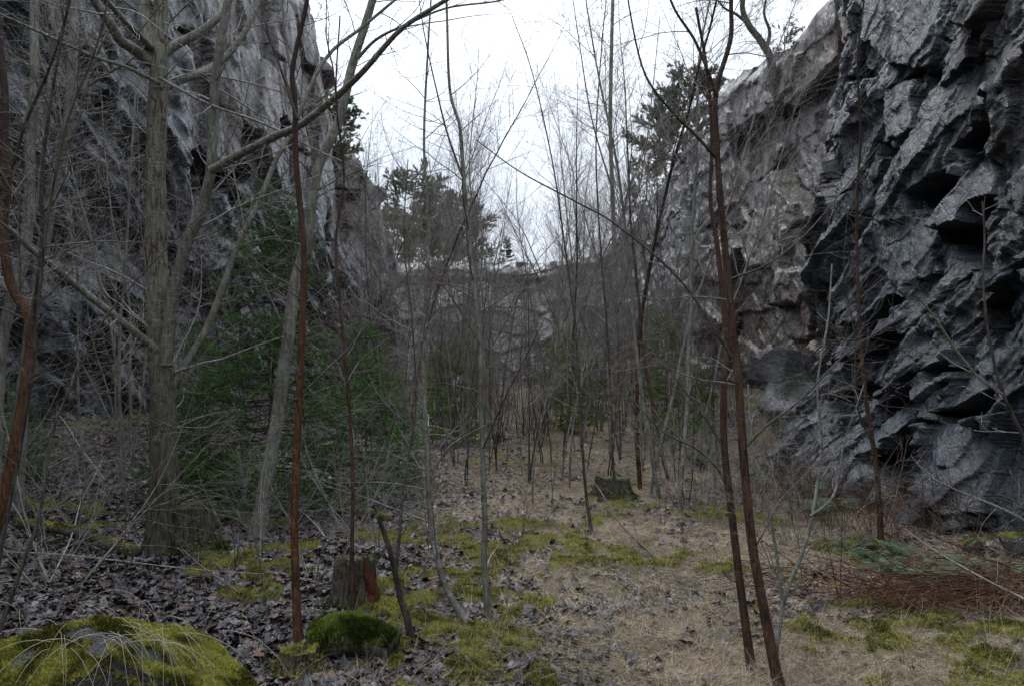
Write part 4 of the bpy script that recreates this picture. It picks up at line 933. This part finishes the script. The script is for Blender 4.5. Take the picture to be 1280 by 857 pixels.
p = at(442, 756); stump('broken stump with torn orange rotten wood on its side', p, .13, .12, .36, 4, M['bark_old'], GRN, 2500, True, .4, .15)
p = at(374, 838); stump('small dark stump the rust-orange sapling grows from', p, .1, .09, .13, 6, M['bark_old'], YEL, 3500, hollow=.2)
p = at(766, 622); stump('low far stump covered with bright moss behind the clearing', p, .2, .18, .26, 7, M['bark_old'], GRN, 7000, hollow=.1)
def log(label, a, b, r, seed, barkm, moss=0, col=GRN, name='fallen_log', bend=.05):
    a, b = np.array(a, float), np.array(b, float); mid = (a+b)/2+np.array([0, 0, bend]); p_, r_ = resample([a, mid, b], [r, r*.95, r*.75], 30)
    V, Fq = tubes(p_[None], r_[None], 20, .12, seed); 
    n = 20; e0 = np.arange(n)[::-1][None]; e1 = (np.arange(n)+29*n)[None]
    root = empty(name, a, label, 'log'); V0 = V-a
    ob('wood', mesh('wood', V0, [Fq, e0, e1], barkm), root)
    if moss:
        g = np.random.default_rng(seed); v, f, c = moss_on(V0, Fq, moss, g, .2, (.01, .028), .0035, col, thr=.3, k=seed)
        # tube normals face outward from its axis, fine for the upper half
        if len(v): tag(ob('moss', mesh('moss', v, f, M['moss'], c, None, False), root), kind='stuff')
a_, b_ = at(395, 815), at(492, 822); a_[2] += .06; b_[2] += .05
log('short thick log with bright green moss on top in the centre left foreground', a_, b_, .115, 5, M['bark_old'], 20000, ((.012, .02, .006), (.24, .29, .06)))
a_, b_ = at(170, 700), at(20, 660); a_[2] += .05; b_[2] += .05
log('dark fallen log lying in the leaves left of the largest tree', a_, b_, .05, 6, M['bark_dark'], 3000, YEL)
a_, b_ = at(490, 655), at(410, 650); a_[2] += .04; b_[2] += .1
log('thin fallen log at the foot of the spruce clump', a_, b_, .04, 7, M['bark_dark'], 2000, YEL)
# fallen pale sticks
for k, (x0, y0, x1, y1, z1, r, lab) in enumerate([
    (0, 692, 330, 738, .12, .006, 'long pale stick lying across the leaves below the largest tree'), (60, 735, 130, 600, .3, .007, 'pale stick propped in the leaves near the left edge'),
    (130, 600, 70, 560, .5, .01, 'grey fallen branch leaning at the left'), (160, 610, 300, 760, .1, .012, 'dark fallen branch slanting toward the mossy boulder'),
    (375, 640, 470, 760, .1, .010, 'grey stick slanting past the broken stump'), (580, 790, 622, 700, .12, .007, 'short pale stick beside the bowed sapling'),
    (745, 700, 640, 640, .2, .006, 'thin pale stick lying on the grass in the centre'), (1060, 835, 1150, 850, .05, .005, 'thin pale stick lying low in the right foreground moss'), (985, 690, 1120, 650, .25, .006, 'pale stick leaning near the right cliff foot'),
    (820, 700, 700, 600, .5, .008, 'dark bent branch arching over the clearing'), (280, 600, 190, 700, .3, .009, 'grey fallen branch leaning on the stump')]):
    a_, b_ = at(x0, y0), at(x1, y1); a_[2] += .02; b_[2] += z1; gg = np.random.default_rng(k)
    m_ = [(a_+(b_-a_)*t)+gg.normal(size=3)*.03 for t in (.25, .5, .75)]; p_, r_ = resample([a_]+m_+[b_], [r, r, r*.9, r*.8, r*.5], 26)
    A, B_ = grow(p_[None], r_[None], 7, gg, .2, .95, (25, 55), (.1, .4), 6, .1, .15, .6, .0015)
    o = ob('fallen_branch', TB().add(*tubes((p_-a_)[None], r_[None], 6)).add(*tubes(A-a_, B_, 3)).mesh('fallen_branch', M['twig_pale' if k % 3 != 0 or k == 0 else 'twig_brown']), None, a_); tag(o, lab, 'branch', 'fallen branches and sticks')

# ------------------------------------------------------------------ ferns and bracken
def fern_proto(seed, nf=7, L=.42, col=((.025, .06, .03), (.075, .15, .07)), dead=False):
    g = np.random.default_rng(seed); B = TB(); S = TB()
    for k in range(nf):
        az = k*6.28/nf+g.normal()*.3; l = L*g.uniform(.7, 1.1); n = 26; s = np.linspace(0, 1, n); el = g.uniform(.7, 1.35)
        x = l*s*math.cos(el)+l*.25*s*s; z = l*s*math.sin(el)-l*.5*s**2.4
        C_ = np.stack([x*math.cos(az), x*math.sin(az), z], 1); S.add(*tubes(C_[None], (np.linspace(.003, .001, n))[None], 4))
        tn = nrm(np.gradient(C_, axis=0)); side = nrm(np.cross(tn, [0, 0, 1.])); 
        for i in range(3, n):
            for sg in (-1, 1):
                w = l*.24*math.sin(min(1., (s[i])*1.05)*math.pi)**.7+.004; d_ = nrm(side[i]*sg+tn[i]*.35+np.array([0, 0, -.15])+g.normal(size=3)*.06)
                up_ = nrm(np.cross(d_, tn[i])); hw = l*.010
                q = np.array([C_[i]-tn[i]*hw, C_[i]+d_*w*.5-tn[i]*hw*1.2, C_[i]+d_*w, C_[i]+d_*w*.5+tn[i]*hw*1.2, C_[i]+tn[i]*hw]); q[2, 2] -= w*.15
                t = g.random(); B.add(q, np.array([[0, 1, 2, 3, 4]]), np.array(col[0])*(1-t)+np.array(col[1])*t)
    return S.mesh('stalk', M['twig_brown'], None), B.mesh('frond', M['fern'], None, False)
fp = [fern_proto(1), fern_proto(2, 6, .5), fern_proto(3, 8, .36)]; g = np.random.default_rng(77)
def fern(proto, loc, s, label, group): 
    r = empty('fern', loc, label, 'fern', group); r.rotation_euler = (0, 0, g.uniform(0, 6)); r.scale = (s, s, s); ob('stalk', proto[0], r); ob('frond', proto[1], r)
for k, (px, py) in enumerate([(1110, 720), (1140, 735), (1165, 715), (1200, 735), (1215, 720), (1240, 738), (1262, 716), (1185, 745), (1090, 705), (1120, 700), (1275, 735), (1060, 690)]):
    fern(fp[k % 3], at(px, py), g.uniform(.55, .9), 'green fern growing along the foot of the right cliff', 'green ferns below the right cliff')
for k, (px, py) in enumerate([(935, 600), (950, 610), (968, 600), (985, 612), (1005, 622), (960, 592), (1040, 640), (1020, 650)]):
    fern(fp[k % 3], at(px, py), g.uniform(.6, 1.1), 'green fern in the shaded corner beside the right cliff', 'green ferns in the corner of the right cliff')
def bracken(label, c, sx, sy, h, n, seed, lie=True, ln=(.3, .9), hang=0.):
    g = np.random.default_rng(seed); c = np.array(c, float); B = TB(); m = 8
    st = c+np.stack([g.normal(size=n)*sx, g.normal(size=n)*sy, np.abs(g.normal(size=n))*h*.6], 1)
    az = g.normal(size=n)*.5+(0 if lie else 1.5); az = np.where(g.random(n) < .5, az+math.pi, az); el = g.normal(size=n)*(.25 if lie else .9)-.05+hang
    d_ = np.stack([np.cos(az)*np.cos(el), np.sin(az)*np.cos(el)*.7, np.sin(el)], 1); L = g.uniform(*ln, n); P_ = np.zeros((n, m, 3)); P_[:, 0] = st; dd = d_.copy()
    for i in range(1, m): dd = nrm(dd+g.normal(size=(n, 3))*.1+np.array([0, 0, -.05])); P_[:, i] = P_[:, i-1]+dd*(L/(m-1))[:, None]
    P_[..., 2] = np.maximum(P_[..., 2], G(P_[..., 0], P_[..., 1])+.01)
    Rr = np.linspace(.0032, .0012, m)[None]*g.uniform(.6, 1.3, n)[:, None]; V, Fq = tubes(P_, Rr, 4)
    cc = np.repeat(g.random(n), m*4)[:, None]; B.add(V, Fq, np.array([.03, .017, .012])*(1-cc)+np.array([.19, .095, .06])*cc)
    o = ob('dead_bracken', B.mesh('dead_bracken', M['grass'], c), None, c); tag(o, label, 'dead bracken', 'heaps of dead bracken', 'stuff')
p = at(1225, 765); bracken('flattened heap of red-brown dead bracken stems at the right edge', p+np.array([0, .1, .05]), .45, .16, .18, 520, 1)
p = at(1140, 680); bracken('red-brown dead bracken draped at the foot of the dark cliff', p+np.array([0, .3, .25]), .5, .2, .25, 300, 2, False, (.25, .7), -.4)
p = at(1075, 730); bracken('thin litter of brown bracken stems left of the ferns', p, .5, .35, .05, 300, 3, True, (.2, .5))
p = at(1000, 632); bracken('rusty dead bracken clump in the shaded cliff corner', p, .5, .4, .4, 420, 4, False, (.3, .9), -.2)

# ------------------------------------------------------------------ litter, grass, moss on the floor (countless)
def on_floor(n, g, fn, ymin=2.6, ymax=16, pw=1.6):
    out = []; tot = 0
    while tot < n:
        m = n*2; y = ymin+(ymax-ymin)*g.random(m)**pw; x = (g.random(m)*1.5-.75)*y
        k = (g.random(m) < fn(x, y))&(x > -7.6)&(x < 5.2); out.append(np.stack([x[k], y[k]], 1)); tot += k.sum()
    q = np.concatenate(out)[:n]; return np.concatenate([q, G(q[:, 0], q[:, 1])[:, None]], 1)
g = np.random.default_rng(99)
def w_leaf(x, y): 
    gr, mo = masks(x, y); lit = smooth(1.2, -1.4, x+1.2*(fbm(x*.6, y*.6, 35)-.5)); pock = smooth(.5, .62, fbm(x*1.3, y*1.3, 36)); 
    return np.clip(lit*.95+pock*.3+.03, 0, 1)*(1-.75*mo)*(1-.4*gr*(1-pock))
n = 52000; pos = on_floor(n, g, w_leaf, 2.6, 22, 1.6)
# lobed, curled leaf outline
K = 12; a = np.linspace(0, 2*math.pi, K, endpoint=False); rad_ = np.array([1., .62, .85, .6, .8, .5, .3, .5, .8, .6, .85, .62]); ox, oy = np.cos(a)*rad_, np.sin(a)*rad_*.8
sz = g.uniform(.022, .066, n); curl = g.normal(size=n)*.45; cur2 = g.normal(size=n)*.4
lx = np.concatenate([[0], ox]); ly = np.concatenate([[0], oy]); 
Lz = curl[:, None]*(ly[None]**2)+cur2[:, None]*(lx[None]**2)*.8+g.normal(size=(n, K+1))*.06
A = g.uniform(0, 6.28, n); tx = g.normal(size=n)*.28; ty = g.normal(size=n)*.28
X0 = lx[None]*np.cos(A)[:, None]-ly[None]*np.sin(A)[:, None]; Y0 = lx[None]*np.sin(A)[:, None]+ly[None]*np.cos(A)[:, None]
Z0 = Lz+tx[:, None]*X0+ty[:, None]*Y0
LV = np.stack([X0, Y0, Z0], -1)*sz[:, None, None]+pos[:, None, :]; LV[..., 2] += g.uniform(.008, .035, n)[:, None]
base_ = np.arange(n)[:, None, None]*(K+1); tri = np.array([[0, i+1, (i+1) % K+1] for i in range(K)])[None]
pal = np.array([[.050, .044, .050], [.085, .074, .080], [.036, .032, .040], [.020, .017, .020], [.15, .135, .14], [.10, .06, .042], [.16, .07, .032], [.12, .095, .07]])
ci = g.choice(8, n, p=[.21, .18, .17, .14, .09, .10, .02, .09]); LC = np.repeat(pal[ci]*g.uniform(.45, 1.05, (n, 1)), K+1, 0)
o = ob('fallen_leaves', mesh('fallen_leaves', LV.reshape(-1, 3), (base_+tri).reshape(-1, 3), M['leaf'], LC, None, False)); tag(o, 'dark wet dead leaves covering the forest floor', 'leaf litter', None, 'stuff')

def blades(name, label, cat, n, fn, ln, wd, lie, col, ymin=2.6, ymax=14, pw=1.5, m=5, clump=0., comb=None, zlift=.01):
    pos = on_floor(n//12+1 if clump else n, g, fn, ymin, ymax, pw)
    if clump: pos = np.repeat(pos, 12, 0)[:n]; pos[:, :2] += g.normal(size=(n, 2))*clump; pos[:, 2] = G(pos[:, 0], pos[:, 1])
    az = g.uniform(0, 6.28, n) if comb is None else comb(pos)+g.normal(size=n)*.9
    el = np.abs(g.normal(size=n)*lie[1]+lie[0]); d_ = np.stack([np.cos(az)*np.cos(el), np.sin(az)*np.cos(el), np.sin(el)], 1); L = g.uniform(*ln, n); Q = np.zeros((n, m, 3)); Q[:, 0] = pos
    bend = g.normal(size=(n, 3))*.12
    for i in range(1, m): d_ = nrm(d_+np.array([0, 0, -.22])+bend); Q[:, i] = Q[:, i-1]+d_*(L/(m-1))[:, None]
    Q[..., 2] = np.maximum(Q[..., 2], pos[:, 2:3]+zlift+.02*g.random((n, m))-.005)
    s = nrm(np.cross(nrm(Q[:, -1]-Q[:, 0]), np.stack([g.normal(size=n)*.5, g.normal(size=n)*.5, np.ones(n)], 1)))[:, None, :]; wv = (np.linspace(1, .15, m)[None, :, None])*(g.uniform(*wd, n)[:, None, None])
    V = np.stack([Q-s*wv, Q+s*wv], 2).reshape(-1, 3); i = np.arange(n)[:, None]*2*m+np.arange(m-1)[None]*2; Fq = np.stack([i, i+1, i+3, i+2], -1).reshape(-1, 4)
    t = (g.random(n)*.65+.35*fbm(pos[:, 0]*2, pos[:, 1]*2, 61, 3))[:, None]; C_ = np.repeat(np.array(col[0])*(1-t)+np.array(col[1])*t, 2*m, 0)
    o = ob(name, mesh(name, V, Fq, M['grass'], C_, None, False)); tag(o, label, cat, None, 'stuff')
comb = lambda p: 6.28*fbm(p[:, 0]*.8, p[:, 1]*.8, 64, 2)*1.6
blades('dry_grass', 'matted pale brown dead grass over the clearing', 'grass', 190000, lambda x, y: (masks(x, y)[0]*.95+.04)*(1-.75*masks(x, y)[1]), (.07, .26), (.0007, .0016), (.3, .35), ((.09, .065, .04), (.64, .52, .38)), comb=comb)
blades('far_grass', 'pale matted grass farther back in the cutting', 'grass', 40000, lambda x, y: .35+.65*smooth(.4, .55, fbm(x*.7, y*.7, 68)), (.12, .35), (.0016, .003), (.35, .35), ((.09, .065, .048), (.42, .34, .26)), ymin=10, ymax=30, pw=1.2, m=4)
blades('tall_grass', 'thin straw-coloured grass stalks standing in tufts', 'grass', 5000, lambda x, y: masks(x, y)[0]*.5+.12, (.2, .5), (.0007, .0013), (1.0, .3), ((.20, .15, .09), (.42, .36, .26)), clump=.05, pw=1.3)
blades('green_grass', 'sparse short green grass among the leaves', 'grass', 16000, lambda x, y: smooth(.5, .62, fbm(x*1.1, y*1.1, 67))*.9+.03, (.05, .16), (.0008, .0016), (.7, .4), ((.04, .06, .02), (.14, .18, .07)), clump=.05)
blades('twig_litter', 'fine dark twigs strewn over the floor', 'twig litter', 16000, lambda x, y: .4+0*x, (.06, .25), (.001, .0022), (.08, .12), ((.03, .024, .02), (.17, .14, .12)), ymax=13, zlift=.025)
n = 150000; pos = on_floor(n, g, lambda x, y: masks(x, y)[1]**2, 2.6, 11, 1.4); mz = masks(pos[:, 0], pos[:, 1])[1]; pos[:, 2] += .045*mz*(.6+.8*fbm(pos[:, 0]*9, pos[:, 1]*9, 27))
v, f, c = shoots(pos, np.array([[0, 0, .8]]), g, (.012, .032), .0032, ((.03, .036, .008), (.38, .36, .08)))
o = ob('moss', mesh('moss', v, f, M['moss'], c, None, False)); tag(o, 'yellow-green moss cushions spread over the floor', 'moss', None, 'stuff')
# arching straw blades over the big boulder
c0 = P(170, 800, 3.3); n = 60; m = 9; q0 = np.array([c0[0]-.1, 3.35, .52])+g.normal(size=(n, 3))*np.array([.2, .1, .02]); d_ = nrm(np.stack([.6+g.normal(size=n)*.5, -.5+g.normal(size=n)*.4, .35+g.normal(size=n)*.15], 1)); Q = np.zeros((n, m, 3)); Q[:, 0] = q0; L = g.uniform(.3, .65, n)
for i in range(1, m): d_ = nrm(d_+np.array([0, 0, -.24])+g.normal(size=(n, 3))*.03); Q[:, i] = Q[:, i-1]+d_*(L/(m-1))[:, None]
o = ob('grass_tuft', mesh('grass_tuft', *(lambda t: (t[0]-q0[0], t[1]))(tubes(Q, np.linspace(.0014, .0006, m)[None]*np.ones((n, 1)), 3)), M['grass'], np.array([.34, .31, .24])), None, q0[0]); tag(o, 'pale straw blades hanging over the mossy boulder in the corner', 'grass tuft')
